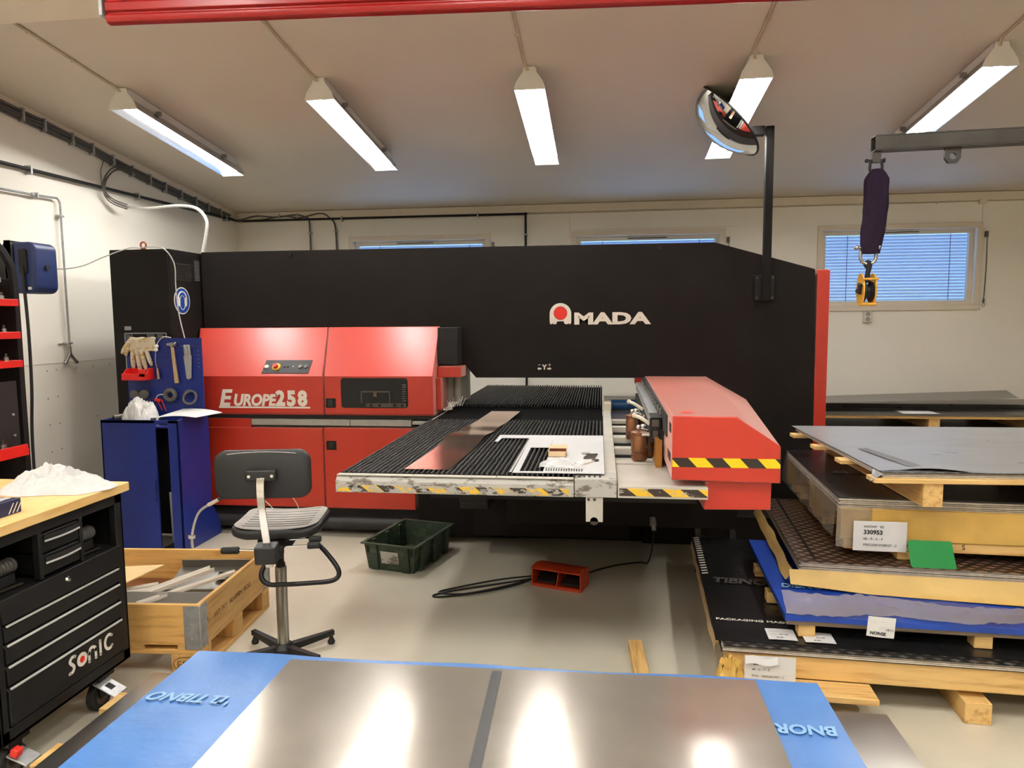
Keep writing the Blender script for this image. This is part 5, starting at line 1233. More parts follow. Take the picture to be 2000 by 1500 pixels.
# ------------------------------------------------------------------ tool cart
t = thing('tool_cart', 'black wheeled tool cart with a beech top and white lettering', 'tool cart', (-2.4, 2.45, 0))
X0 = -2.74; XF = -2.075; Y0 = 2.115; Y1 = 2.80
m = MB(); m.box(X0-.02, 2.085, .913, -2.055, 2.83, .952); m.build('worktop', 'beech', t, bevel=.004)
m = MB(); m.box(X0, Y0, .165, X0+.01, Y1, .913); m.box(X0, Y1-.012, .165, XF, Y1, .913); m.box(X0, Y0, .165, XF, Y0+.012, .913); m.box(X0, Y0, .165, XF, Y1, .18); m.box(X0, Y0, .60, XF-.01, Y1, .612)
m.box(XF-.03, Y1-.045, .165, XF, Y1, .913); m.box(XF-.03, Y0, .165, XF, Y0+.035, .913); m.box(XF-.03, Y0, .868, XF, Y1, .913); m.box(XF-.03, Y0, .165, XF, Y1, .215)
for a_, b_ in ((2.335, 2.352), (2.545, 2.562)): m.box(XF-.03, a_, .69, XF, b_, .87)
m.box(XF-.50, Y0, .60, XF-.49, Y1, .9); m.build('body', 'blk', t, bevel=.003)
m = MB(); m.hexa([(XF-.02, Y0+.03, .60), (XF+.012, Y0+.03, .60), (XF+.004, Y0+.03, .685), (XF-.35, Y0+.03, .692), (XF-.35, Y0+.03, .68)], [(XF-.02, Y1-.03, .60), (XF+.012, Y1-.03, .60), (XF+.004, Y1-.03, .685), (XF-.35, Y1-.03, .692), (XF-.35, Y1-.03, .68)]); fl_ = m.build('shelf_front', 'blk', t, bevel=.002)
m = MB(); m.lathe([(.0, .008), (.009, .008), (.012, 0)], (XF+.010, 2.453, .652), (1, 0, 0)); m.build('lock', 'chrome', fl_)
# two small middle drawers
for z0_, z1_ in ((.785, .86), (.70, .778)):
    m = MB(); m.box(XF-.3, 2.355, z0_, XF-.004, 2.543, z1_); d_ = m.build('small_drawer', 'blk', t, bevel=.004)
    m = MB(); pts = [(XF+.004+.010*math.sin(PI*k/8), 2.36+.18*k/8, z0_+.048) for k in range(9)]; m.ribbon(pts, .007, .003, (0, 0, 1)); m.build('handle', 'handle', d_)
    m = MB(); pts = [(XF+.000+.010*math.sin(PI*k/8), 2.36+.18*k/8, z0_+.062) for k in range(9)]; m.ribbon(pts, .014, .006, (0, 0, 1)); m.build('curved_lip', 'blkp', d_)
# rolled hoses stored in the open bays
for i, (ya_, yb_) in enumerate(((2.165, 2.31), (2.575, 2.72))):
    tt_ = thing('paper_roll', ['dark wrapped roll in the near open bay of the tool cart', 'dark wrapped roll in the far open bay of the tool cart'][i], 'roll', (-2.2, (ya_+yb_)/2, .70), group='wrapped rolls in the cart bays')
    m = MB(); prf = []; n_ = 18
    for k in range(n_+1): prf.append((.026+.004*(k % 2), (yb_-ya_)*k/n_))
    m.lathe([(0, 0)]+prf+[(0, yb_-ya_)], (-2.17, ya_, .758), (0, 1, 0), 20); m.build('roll', 'cable', tt_)
    MB().box(-2.19, ya_+.01, .693, -2.15, yb_-.01, .73).build('cradle', 'dark', tt_)
    o_ = thing('hand_tool', ['dark hand tool lying in the near open bay of the tool cart', 'dark hand tool lying in the far open bay of the tool cart'][i], 'tool', (-2.12, ya_+.05, .69))
    MB().bar((-2.13, ya_-.005, .696), (-2.11, ya_+.12, .698), .012, .006).build('blade', 'dsteel', o_); MB().bar((-2.14, ya_+.0, .702), (-2.16, ya_+.05, .704), .02, .014).build('handle', 'rubber', o_)
# drawers
for za, zb in ((.53, .597), (.452, .526), (.373, .448), (.222, .369)):
    m = MB(); m.box(XF-.4, Y0+.04, za, XF+.004, Y1-.048, zb-.018); m.hexa([(XF-.05, Y0+.04, zb-.018), (XF+.004, Y0+.04, zb-.018), (XF-.014, Y0+.04, zb-.004), (XF-.05, Y0+.04, zb-.004)], [(XF-.05, Y1-.048, zb-.018), (XF+.004, Y1-.048, zb-.018), (XF-.014, Y1-.048, zb-.004), (XF-.05, Y1-.048, zb-.004)])
    d_ = m.build('drawer', 'blk', t, bevel=.002)
    m = MB(); m.box(XF+.003, Y0+.045, zb-.013, XF+.010, Y1-.052, zb-.006); m.build('handle', 'handle', d_, bevel=.001)
    last = d_
T = frame((XF+.0045, 2.432, .262), (0, 1, 0), (0, 0, 1))
def stroke(pts, w=.012): return MB().tube([T@Vector((x, y, .001)) for x, y in pts], w/2, 8)
L_ = []
m = MB()
def st(pts, w=.0125):
    P_ = catmull([(x, y, 0) for x, y in pts], 6) if len(pts) > 2 else [Vector((x, y, 0)) for x, y in pts]
    w_ = w/2; o1 = []
    m.ribbon([T@Vector((p.x, p.y, .0012)) for p in P_], .0012, w, (1, 0, 0))
    for p in (P_[0], P_[-1]): m.cyl(T@Vector((p.x, p.y, .0006)), T@Vector((p.x, p.y, .0018)), w_, n=12)
st([(.036, .068), (.020, .070), (.008, .058), (.014, .046), (.022, .038), (.028, .026), (.020, .012), (.004, .010)])
st([(.112, .008), (.112, .045)]); st([(.112, .04), (.12, .058), (.134, .060), (.148, .052), (.150, .04)]); st([(.150, .045), (.150, .008)])
st([(.178, .008), (.178, .066)])
st([(.248, .060), (.232, .068), (.214, .06), (.206, .038), (.214, .016), (.232, .008), (.248, .016)])
m.build('lettering', 'white', last)
m = MB(); m.lathe([(.012, 0), (.028, 0), (.028, .0012), (.012, .0012)], T@Vector((.073, .038, .0006)), (1, 0, 0), 32); ol = m.build('letter_ring', 'white', last)
m = MB(); m.cyl(T@Vector((.073, .038, .0006)), T@Vector((.073, .038, .0019)), .0135, n=24); m.build('red_dot', 'redl', ol)
for (x, y, brk) in ((-2.13, 2.66, 1), (-2.13, 2.20, 2), (-2.66, 2.66, 0), (-2.66, 2.20, 0)):
    m = MB(); m.cyl((x-.016, y, .062), (x+.016, y, .062), .062, n=28); c_ = m.build('caster_wheel', 'rubber', t, bevel=.004)
    MB().cyl((x-.018, y, .062), (x+.018, y, .062), .038, n=20).build('wheel_centre', 'dsteel', c_)
    m = MB()
    for s_ in (-1, 1): m.prism([(x+s_*.021, y-.02, .055), (x+s_*.021, y+.02, .055), (x+s_*.021, y+.035, .14), (x+s_*.021, y-.03, .14)], (s_*.003, 0, 0))
    m.box(x-.04, y-.045, .14, x+.04, y+.05, .165); m.build('fork', 'blk', c_, bevel=.002)
    if brk:
        m = MB(); m.hexa([(x+.02, y-.06, .135), (x+.12, y-.06, .085), (x+.12, y-.06, .091), (x+.02, y-.06, .141)], [(x+.02, y+.02, .135), (x+.12, y+.02, .085), (x+.12, y+.02, .091), (x+.02, y+.02, .141)]) if brk == 1 else m.hexa([(x+.02, y-.04, .10), (x+.10, y-.04, .07), (x+.10, y-.04, .078), (x+.02, y-.04, .108)], [(x+.02, y+.03, .10), (x+.10, y+.03, .07), (x+.10, y+.03, .078), (x+.02, y+.03, .108)])
        m.build('brake_pedal', 'galv', c_, bevel=.002)
        if brk == 2:
            m = MB(); m.obox((x+.055, y-.03, .12), (.03, .03, .03), (0, .3, 0)); m.build('brake_release', 'redl', c_, bevel=.004)
        else:
            m = MB(); m.obox((x+.07, y-.02, .1145), (.035, .03, .003), (0, R(26.5), 0)); m.build('pedal_slot', 'dark', c_)
# cloth and box on the cart
hp = MB()
def clo(u, v):
    a_, b_ = 2*u-1, 2*v-1; k = max(abs(a_), abs(b_)); th = math.atan2(b_, a_); r_ = math.hypot(a_, b_)
    rad_ = k*(1+.20*noise.noise(Vector((math.cos(th)*1.7, math.sin(th)*1.7, 9)))); x = rad_*math.cos(th); y = rad_*math.sin(th)
    q = Vector((x*2.4, y*2.4, 1.7)); rg = 1-2.3*abs(noise.noise(q)); rg2 = 1-2.1*abs(noise.noise(q*2.3+Vector((4, 1, 2)))); rg3 = noise.noise(q*6)
    hh = .062*math.exp(-((x+.30)**2+(y-.25)**2)/.30)+.026*math.exp(-((x-.45)**2+(y+.0)**2)/.30)
    z = .953+(1-k**3)*(hh*(.55+.45*rg)+.022*rg+.016*rg2+.007*rg3+.014)
    return (-2.30+.235*x, 2.69+.165*y, max(z, .9535))
hp.surf(clo, 64, 54); w = 65; rim = [i for i in range(65)]+[j*w+64 for j in range(1, 55)]+[54*w+i for i in range(63, -1, -1)]+[j*w for j in range(53, 0, -1)]; hp.f.append(rim[::-1]); hp.mi.append(0)
solo(hp, 'rag', 'cloth', 'crumpled white cloth spread on the beech top of the tool cart', 'cloth', (-2.3, 2.69, .953), ang=75)
t = thing('glove_box', 'dark blue carton with white slanted lines on the tool cart top', 'box', (-2.25, 2.24, .952))
MB().box(-2.32, 2.05, .952, -2.135, 2.335, 1.005).build('carton', 'signblue' if False else 'navy' if 'navy' in M_ else 'bluereel', t, bevel=.002)
m = MB()
for k in range(3): m.prism([(-2.1345, 2.275+k*.018, .957), (-2.1345, 2.280+k*.018, .957), (-2.1345, 2.303+k*.018, .993), (-2.1345, 2.299+k*.018, .993)], (.0006, 0, 0))
m.build('printed_stripe', 'white', t)
m = MB(); m.surf(lambda u, v: (-2.30+.14*u, 2.08+.24*v, 1.006+.008*abs(noise.noise(Vector((u*4, v*4, 2))))), 10, 10, thick=.001); m.build('packing', 'clearbag', t)

# ------------------------------------------------------------------ pallet with a collar and scrap
prz = R(4); po = (-1.849, 2.976, 0)
t = thing('wood_pallet', 'wooden pallet carrying the scrap collar beside the tool cart', 'pallet', po, prz)
for x0_ in (-1.2, -.67, -.145):
    m = MB(); m.box(x0_, 0, 0, x0_+.10 if x0_ > -.7 and x0_ < -.2 else x0_+.145, .8, .022); b(m, 'bottom_board', 'woodcy', t, bevel=.002)
    for y0_ in (0, .35, .7): b(MB().box(x0_, y0_, .022, x0_+.145, y0_+.10 if y0_ != .35 else y0_+.145-.045, .10), 'block', 'woodz', t, bevel=.003)
for y0_ in (0, .35, .7): b(MB().box(-1.2, y0_, .10, 0, y0_+.1, .122), 'stringer_board', 'woodc', t, bevel=.002)
for k in range(5): b(MB().box(-1.2+k*.272, 0, .122, -1.2+k*.272+.112, .8, .144), 'deck_board', 'woodcy', t, bevel=.002)
T = frame(MAT[t]@Vector((-.12, -.001, .035)), (math.cos(prz), math.sin(prz), 0), (0, 0, 1)); text('EP', .036, T, 'pencil', t, 'burnt_mark', sx=1.1, bold=-.001)
m = MB(); m.tube([MAT[t]@Vector((-.075+.06*math.cos(q), -.002, .053+.034*math.sin(q))) for q in [2*PI*k/28 for k in range(28)]], .0014, 5, closed=True); m.build('burnt_mark', 'pencil', t)
t = thing('pallet_collar', 'pine pallet collar with galvanised corner hinges, full of metal scrap', 'pallet collar', (po[0], po[1], .144), prz)
for nm, a in (('end_board', (-1.2, 0, 0, -.0, .02, .195)), ('end_board', (-1.2, .78, 0, 0, .80, .195))): b(MB().box(*a), nm, 'woodc', t, bevel=.002)
for a in ((-.02, .02, 0, 0, .78, .195), (-1.2, .02, 0, -1.18, .78, .195)): b(MB().box(*a), 'side_board', 'woodcy', t, bevel=.002)
for (hx, hy, sx_, sy_) in ((0, 0, -1, 1), (0, .8, -1, -1), (-1.2, 0, 1, 1), (-1.2, .8, 1, -1)):
    m = MB(); oy = -.003 if hy == 0 else .003; ox = .003 if hx == 0 else -.003
    m.box(hx, hy, -.02, hx+sx_*.075, hy+oy, .19); m.box(hx, hy, -.02, hx+ox, hy+sy_*.07, .19); m.cyl((hx+ox*.8, hy+oy*.8, -.01), (hx+ox*.8, hy+oy*.8, .19), .006, n=10)
    for z in (.03, .10, .16): m.cyl((hx+sx_*.04, hy, z), (hx+sx_*.04, hy+oy*2, z), .006, n=8); m.cyl((hx, hy+sy_*.045, z), (hx+ox*2, hy+sy_*.045, z), .006, n=8)
    b(m, 'corner_hinge', 'galv', t, bevel=.001)
T = frame(MAT[t]@Vector((.0005, .13, .075)), (-math.sin(prz), math.cos(prz), 0), (0, 0, 1))
for s_, x_ in (('XEP-TO', 0), ('ALUMIN', .17), ('BOX', .34)): text(s_, .026, T@Matrix.Translation((x_, 0, 0)), 'pencil', t, 'handwriting', sx=1.15, shear=.15, bold=-.0008)
m = MB(); 
for a in ((0, -.062, .09, -.060), (0, -.02, .09, -.018), (0, -.062, .002, -.018), (.088, -.062, .09, -.018), (.03, -.055, .04, -.03), (.055, -.05, .07, -.03)): m.box(*[0]*0 or (0, 0, 0, .001, .001, .001)) if False else m.add([T@Vector((x-.12, y+.062, .0012)) for x, y in ((a[0], a[1]), (a[2], a[1]), (a[2], a[3]), (a[0], a[3]))], [(0, 1, 2, 3)])
m.build('stamp', 'pencil', t)
def PL(x, y, z): return MAT[t]@Vector((x, y, z))
inner = t
def scrap(fn, name, mt, label, cat, loc, **k):
    m = MB(); fn(m); m.v = [MAT[inner]@v for v in m.v]; return solo(m, name, mt, label, cat, tuple(MAT[inner]@Vector(loc)), rz=prz, **k)
Z_ = .0
scrap(lambda m: m.hexa([(-1.15, .62, .12), (-.50, .60, .165), (-.60, .27, .150), (-1.15, .20, .08)], [(-1.15, .62, .126), (-.50, .60, .171), (-.60, .27, .156), (-1.15, .20, .086)]) and None, 'plywood_sheet', 'ply', 'pale plywood offcut leaning in the collar nearest the tool cart', 'board', (-.8, .3, .02))
def chan(m, p0, p1, w, h, tk=.003):
    p0, p1 = Vector(p0), Vector(p1); d = (p1-p0).normalized(); s_ = d.cross(Vector((0, 0, 1))).normalized()
    for a_, b_, w_, h_ in ((0, 0, w, tk), (-w/2, h/2, tk, h), (w/2, h/2, tk, h)): m.bar(p0+s_*a_+Vector((0, 0, b_)), p1+s_*a_+Vector((0, 0, b_)), w_, h_)
scrap(lambda m: (chan(m, (-.95, .16, .09), (-.42, .32, .12), .05, .02), chan(m, (-.42, .32, .12), (-.22, .58, .15), .05, .02)), 'white_angle', 'white', 'bent white metal channel lying across the middle of the scrap', 'metal scrap', (-.5, .3, 0))
scrap(lambda m: (chan(m, (-.38, .14, .13), (-.05, .50, .165), .03, .015),), 'white_strip', 'white', 'thin white strip propped against the collar side with the handwriting', 'metal scrap', (-.2, .3, 0))
scrap(lambda m: (chan(m, (-.72, .36, .08), (-.46, .46, .10), .03, .02),), 'white_offcut', 'white', 'short white metal offcut beside the plywood offcut', 'metal scrap', (-.6, .4, 0))
scrap(lambda m: (m.obox((-.25, .60, .08), (.42, .28, .004), (R(14), 0, R(3))), m.obox((-.25, .73, .11), (.42, .004, .10), (R(10), 0, R(3))), m.obox((-.25, .47, .055), (.42, .004, .06), (0, 0, R(3)))), 'metal_housing', 'gsheet2', 'grey metal housing with a circuit board in the rear of the collar', 'housing', (-.25, .6, 0), bevel=.001)
t2 = thing('circuit_board', 'green circuit board on the grey metal housing in the collar', 'circuit board', tuple(PL(-.14, .62, .10)), prz+R(5))
b(MB().obox((0, 0, .004), (.15, .07, .003), (R(14), 0, 0)), 'board', 'circuit', t2)
m = MB(); rnd = random.Random(3)
for k in range(16): x_, y_ = rnd.uniform(-.065, .065), rnd.uniform(-.028, .028); m.obox((x_, y_, .010+y_*.25), (rnd.uniform(.006, .018), rnd.uniform(.005, .012), rnd.uniform(.006, .014)))
b(m, 'component', 'dsteel', t2)
def alubox(m):
    x0_, x1_, y0_, y1_, h = -.62, -.03, .03, .23, .165
    m.box(x0_, y0_, .0, x1_, y1_, .003)
    for a in ((x0_, y0_, x1_, y0_+.003), (x0_, y1_-.003, x1_, y1_), (x0_, y0_, x0_+.003, y1_), (x1_-.003, y0_, x1_, y1_)): m.box(a[0], a[1], 0, a[2], a[3], h)
    chan(m, (-.36, .07, .135), (-.06, .06, .14), .035, .012)
scrap(alubox, 'sheet_metal_tray', 'alub', 'open bright sheet metal tray at the front of the collar', 'tray', (-.3, .13, 0))
scrap(lambda m: (m.obox((-.9, .2, .05), (.4, .25, .003), (R(5), R(-4), R(10))), m.obox((-.6, .62, .04), (.5, .28, .003), (R(-4), R(3), R(6)))), 'scrap_sheet', 'oilbronze', 'brownish sheet offcuts at the bottom of the collar', 'metal scrap', (-.8, .4, 0))
# ------------------------------------------------------------------ right-hand stacks of sheet packs
def stack_pallet(name, label, o, rz, boards, legs, decks=(), mt='wood', dk='kraftd'):
    """boards: lists of (x0,y0,z0,x1,y1,z1) per part kind"""
    t = thing(name, label, 'pallet', o, rz)
    for a in legs: b(MB().box(*a), 'runner', 'woody', t, bevel=.003)
    for a in boards: b(MB().box(*a), 'board', mt, t, bevel=.002)
    for a in decks: b(MB().box(*a), 'timber', dk, t, bevel=.006)
    return t
ORD = ['topmost', 'second', 'third', 'fourth', 'fifth', 'sixth', 'seventh']
def slab(o, rz, x0, y0, x1, y1, z0, h, name, mt, label, cat, group=None, sag=0, bevel=0, curl=0):
    T = Matrix.Translation((o[0], o[1], 0))@Matrix.Rotation(rz, 4, 'Z')
    m = MB(); nx = 30 if (sag or curl) else 1; ny = 12 if (sag or curl) else 1
    m.surf(lambda u, v: T@Vector((x0+(x1-x0)*u, y0+(y1-y0)*v, z0+h+sag*math.sin(u*9+v*2)+curl*noise.noise(Vector((u*6, v*3, z0*9))))), nx, ny, thick=h)
    return solo(m, name, mt, label, cat, (o[0], o[1], z0), rz=rz, group=group, bevel=bevel, ang=60)
def on_xy(o, rz): return Matrix.Translation((o[0], o[1], 0))@Matrix.Rotation(rz, 4, 'Z')
ra = R(-3)
# --- pack A, on the floor
oa = (.515, 3.03)
stack_pallet('timber_pallet', 'low pine pallet on the floor under the pack labelled 330957', (oa[0], oa[1], 0), ra,
    [(.02, -.13, .09, .60, .0, .115), (.0, .35, .09, 2.4, .45, .115), (.0, .75, .09, 2.4, .85, .115), (.0, 1.3, .09, 2.4, 1.4, .115)],
    [(.95, -.04, 0, 1.05, 1.48, .09), (.06, .0, 0, .15, 1.48, .09), (1.9, -.04, 0, 2.0, 1.48, .09)],
    [(.03, .0, .115, 2.45, .075, .213), (.03, .6, .115, 2.45, .7, .213), (.03, 1.35, .115, 2.45, 1.45, .213)], 'wood', 'wood')
slab(oa, ra, .0, .0, 2.45, 1.5, .214, .008, 'backing_board', 'film', 'black film-wrapped board under the bottom tread plates', 'board')
for k in range(4):
    slab(oa, ra, .005+.004*(k % 2), -.012+.004*(k % 3), 2.5, 1.49, .2225+.0064*k, .0040, 'tread_plate', 'checkd' if k == 3 else 'plate_edge',
         'dark tread plate showing in front of the black film on the bottom pack' if k == 3 else '%s plate edge from the top in the bottom pack on the floor' % ORD[3-k], 'metal sheet', group='tread plates in the bottom pack')
ta = slab(oa, ra, -.02, .03, 2.44, 1.5, .2470, .005, 'film_sheet', 'film', 'black printed packaging film with a white slogan over the pack on the floor', 'film', curl=.004)
zt = .2575
TT = lambda x, y, z=zt: frame(on_xy(oa, ra)@Vector((x, y, z)), (math.cos(ra), math.sin(ra), 0), (-math.sin(ra), math.cos(ra), 0))
text('PACKAGING MADE FROM RECYCLED MATERIAL', .021, TT(.0, .225), 'white', ta, 'slogan', sx=1.3, bold=.0004)
text('TIBNOR', .075, TT(.03, .70), 'cable', ta, 'lettering', sx=.9, bold=.003, shear=.2)
m = MB(); T_ = on_xy(oa, ra)
for k in range(16): y = .82+k*.042; m.add([T_@Vector(q) for q in ((-.012, y, zt), (.022, y+.012, zt), (.022, y+.030, zt), (-.012, y+.018, zt))], [(0, 1, 2, 3)])
m.build('hazard_dash', 'white', ta)
def label_card(o, rz, x0, y0, x1, y1, z, lbl, lines, name='shipping_label'):
    t = thing(name, lbl, 'label', tuple(on_xy(o, rz)@Vector(((x0+x1)/2, (y0+y1)/2, z))), rz)
    m = MB(); m.surf(lambda u, v: on_xy(o, rz)@Vector((x0+(x1-x0)*u, y0+(y1-y0)*v, z+.0015*math.sin(u*3))), 4, 2, thick=.0006); m.build('paper', 'paper', t)
    for (fx, fy, s_, h, bd) in lines:
        text(s_, h, frame(on_xy(o, rz)@Vector((x0+(x1-x0)*fx, y0+(y1-y0)*fy, z+.001)), (math.cos(rz), math.sin(rz), 0), (-math.sin(rz), math.cos(rz), 0)), 'ink', t, 'printed_text', bold=bd, ext=.0002)
    return t
ls = [(.08, .70, '....................', .007, 0), (.08, .42, '..........  23146', .011, 0), (.3, .15, 'Al 33..', .009, .0004)]
label_card(oa, ra, .205, .055, .325, .165, zt, 'white label on the black film nearer the hazard dashes', ls)
label_card(oa, ra, .355, .050, .48, .150, zt, 'white label on the black film nearer the handwritten tag', ls)
def card(c, w, h, rz, lbl, lines, name='shipping_label', tilt=0, mt='paper', cat='label', parts=True):
    """upright card facing the camera side; c is its lower left corner"""
    t = thing(name, lbl, cat, c, rz)
    xd = Vector((math.cos(rz), math.sin(rz), 0)); yd = Vector((0, 0, 1)); nd = xd.cross(yd)
    xd2 = (xd*math.cos(tilt)+yd*math.sin(tilt)); yd2 = (yd*math.cos(tilt)-xd*math.sin(tilt))
    F = frame(c, xd2, yd2)
    m = MB(); m.surf(lambda u, v: F@Vector((w*u, h*v, .002+.003*math.sin(u*4+v))), 6, 4, thick=.0); m.build('card', mt, t)
    for (x, y, s_, hh, bd) in lines: text(s_, hh, F@Matrix.Translation((x, y, .0045)), 'ink', t, 'printed_text', bold=bd, ext=.0002)
    return t
card((.598, 2.955, .135), .205, .105, ra, 'torn white label numbered 330957 on the front of the bottom pack',
     [(.035, .066, '330957', .016, .0008), (.03, .042, '6B - C - 7 - 3', .0095, 0), (.03, .014, 'P1N1 - 22651621HW - 5', .009, 0)])
m = MB(); m.surf(lambda u, v: (.60+.13*u, 2.948-.01*v, .236-.03*v+.006*math.sin(u*7)), 8, 3, thick=.001); solo(m, 'torn_paper', 'paper', 'torn strip of white paper at the top of the label numbered 330957', 'paper', (.66, 2.945, .22))
m = heap(.545, 2.985, .10, .06, .05, .13, 5.1, 26, 22, wr=.6, edge=.5); solo(m, 'kraft_wrap', 'kraftd', 'crumpled kraft paper bunched beside the label numbered 330957', 'paper', (.545, 2.985, .10), ang=70)
m = MB(); T_ = on_xy(oa, ra); m.surf(lambda u, v: T_@Vector((-.024-.004*v+.008*noise.noise(Vector((u*9, v*2, 3))), (.02+1.44*u), .25-.055*v)), 40, 4, thick=0); solo(m, 'kraft_wrap', 'handle_wood', 'kraft paper strip hanging along the edge with the hazard dashes', 'paper', (.5, 3.7, .2), ang=70)
# --- blue pack
ob = (.806, 3.117)
SN = ['nearest the handwritten tag', 'second behind the handwritten tag', 'farthest behind the handwritten tag']
for k, y0_ in enumerate((.0, .36, .72)):
    tt_ = thing('timber_spacer', 'grey weathered batten under the deep blue wrapped sheets, %s' % SN[k], 'wood', (ob[0], ob[1], .2545), ra, group='battens below the blue wrapped sheets')
    TS = on_xy(ob, ra)
    q = MB().box(.0, y0_, .308, 1.75, y0_+.08, .3325); q.v = [TS@v_ for v_ in q.v]; q.build('plank', 'gwood', tt_, bevel=.002)
    for x0_ in (.01 if k else .05, .75, 1.5):
        q = MB().box(x0_-(.03 if k else 0), y0_+.005, .2545, x0_+.07, y0_+.075, .308); q.v = [TS@v_ for v_ in q.v]; q.build('block', 'wood', tt_, bevel=.002)
tb = slab(ob, ra, -.01, -.02, 1.9, 1.05, .333, .024, 'wrapped_sheet_pack', 'bluefd', 'deep blue film-wrapped sheets lying on battens over the bottom pack', 'sheet pack', curl=.006)
text('DIBNOR', .05, frame(on_xy(ob, ra)@Vector((.03, .30, .3635)), (math.cos(ra), math.sin(ra), 0), (-math.sin(ra), math.cos(ra), 0)), 'blueprint', tb, 'lettering', sx=.9, shear=.2, bold=.002)
m = MB()
def cf(u, v):
    x = .80+1.2*u; zt_ = .44-.13*u+.0; zb_ = .405-.02*math.sin(u*6)-.09*u*.9
    y = 3.20-.10*v-.02*math.sin(u*13)-.03*u; k = v
    return (x, y+.01*noise.noise(Vector((u*14, v*3, 2))), max(.362, (zt_*(1-k)+zb_*k)+.012*noise.noise(Vector((u*18, v*4, 5)))) if False else (.43-.055*u)*(1-k)+(.366)*k+.022*abs(noise.noise(Vector((u*20, v*5, 5)))))
m.surf(cf, 60, 8, thick=0); solo(m, 'clear_film', 'clearf', 'loose clear plastic film hanging over the deep blue wrapped sheets', 'film', (1.3, 3.2, .4), ang=80)
card((1.09, 2.992, .33), .108, .086, ra, 'wrinkled tag handwritten NORGE hanging in front of the blue sheets',
     [(.012, .010, 'NORGE', .013, .0006), (.070, .03, '19/11', .010, .0002), (.045, .038, '|||||||', .012, -.0006), (.008, .06, '||||||', .012, -.0006), (.05, .066, '..........', .005, 0)], name='paper_tag', tilt=R(-4), mt='paper', cat='tag')
# --- pack B: tread plates in kraft paper
rb = R(-4.5); obb = (.945, 3.47)
stack_pallet('timber_pallet', 'kraft wrapped timber pallet under the second pack with bronze tread plates', (obb[0], obb[1], .362), rb,
    [(.02, .0, .05, 2.4, .09, .072), (.02, .5, .05, 2.4, .6, .072), (.02, .98, .05, 2.4, 1.1, .072)],
    [(.1, .01, 0, .19, 1.1, .05), (1.1, .01, 0, 1.19, 1.1, .05), (2.1, .01, 0, 2.19, 1.1, .05)])
for k in range(7):
    slab(obb, rb, .0+.006*((k*2) % 3), .0+.004*(k % 3), 2.5, 1.22, .4335+.0062*k, .0038, 'tread_plate', 'check' if k == 6 else 'plate_edge',
         'bronze tread plate on top of the pack above the yellow kraft paper' if k == 6 else '%s plate edge from the top in the pack above the yellow kraft paper' % ORD[6-k], 'metal sheet', group='tread plates in the second pack')
slab(obb, rb, .075, .04, .088, 1.2, .4755, .0015, 'protective_strip', 'film', 'narrow black strip along the edge of the bronze tread plate', 'strip')
m = MB(); T_ = on_xy(obb, rb)
def kf(u, v):
    x = -.045+2.4*u; drop = .055+.055*math.sin(min(1, u*1.6)*PI*.5)
    return T_@Vector((x, -.012-(.05+.09*u)*v**1.3-.010*math.sin(u*5)*v, max(.362, .436-drop*v+.004*noise.noise(Vector((u*8, v*3, 0))))))
m.surf(kf, 50, 6, thick=0)
m.surf(lambda u, v: T_@Vector((-.03-.03*v+.015*noise.noise(Vector((u*5, v, 7))), -.015+1.2*u, .438-.055*v)), 30, 5, thick=0)
tk_ = solo(m, 'kraft_wrap', 'kraft', 'yellow kraft paper hanging below the bronze tread plates', 'paper', (obb[0], obb[1], .43), rz=rb, ang=75)
m = MB(); m.surf(lambda u, v: T_@Vector((.66+.15*u, -.0235-.004, .415-.010*math.sin(u*PI)*(1) -.010*v*math.sin(PI*u)-.0*u)), 12, 2, thick=0); o_ = m.build('tear', 'handle_wood', tk_)
# --- pack C
rc = R(-3); oc = (1.148, 3.567)
pal_c = stack_pallet('timber_pallet', 'pine pallet of the third pack, standing on the bronze tread plates', (oc[0], oc[1], .4765), rc,
    [(.03, -.01, .04, 2.5, .03, .088), (.03, .55, .04, 2.5, .65, .088), (.03, 1.12, .04, 2.5, 1.22, .088)],
    [(.27, -.02, 0, .345, 1.24, .04), (.06, .55, 0, .14, .66, .04), (.06, 1.1, 0, .14, 1.2, .04), (1.3, -.02, 0, 1.38, 1.24, .04), (2.2, -.02, 0, 2.28, 1.24, .04)],
    [(.01, -.018, .088, 2.5, .06, .243), (.0, .5, .088, 2.5, .6, .243), (.0, 1.15, .088, 2.5, 1.24, .243)])
for k in range(7):
    slab(oc, rc, .0+.005*((k*2) % 3), -.006+.004*(k % 3), 2.5, 1.25, .7195+.0064*k, .0040, 'aluminium_sheet', 'plate_edge', '%s sheet edge from the top in the pack above the label numbered 330953' % ORD[6-k], 'metal sheet', group='sheets in the third pack')
tc_ = slab(oc, rc, .0, .0, 2.5, 1.25, .7645, .005, 'film_sheet', 'film', 'glossy black film over the third pack, under the pallet with the grey sheet', 'film', curl=.003)
text('RONGIT', .08, frame(on_xy(oc, rc)@Vector((.52, .62, .7735)), (-math.cos(rc), -math.sin(rc), 0), (math.sin(rc), -math.cos(rc), 0)), 'cable', tc_, 'lettering', sx=1.0, bold=.003)
m = MB(); T_ = on_xy(oc, rc)
m.surf(lambda u, v: T_@Vector((-.012-.015*v+.010*noise.noise(Vector((u*12, v*3, 4))), -.02+1.25*u, .745-.17*v)), 40, 6, thick=0)
m.surf(lambda u, v: T_@Vector((-.012+.16*u, -.028-.006*math.sin(u*9+v*6), .73-.2*v)), 12, 6, thick=0)
solo(m, 'clear_film', 'clearf', 'clear plastic film stretched over the side of the pack labelled 330953', 'film', (oc[0], oc[1], .7), rz=rc, ang=80)
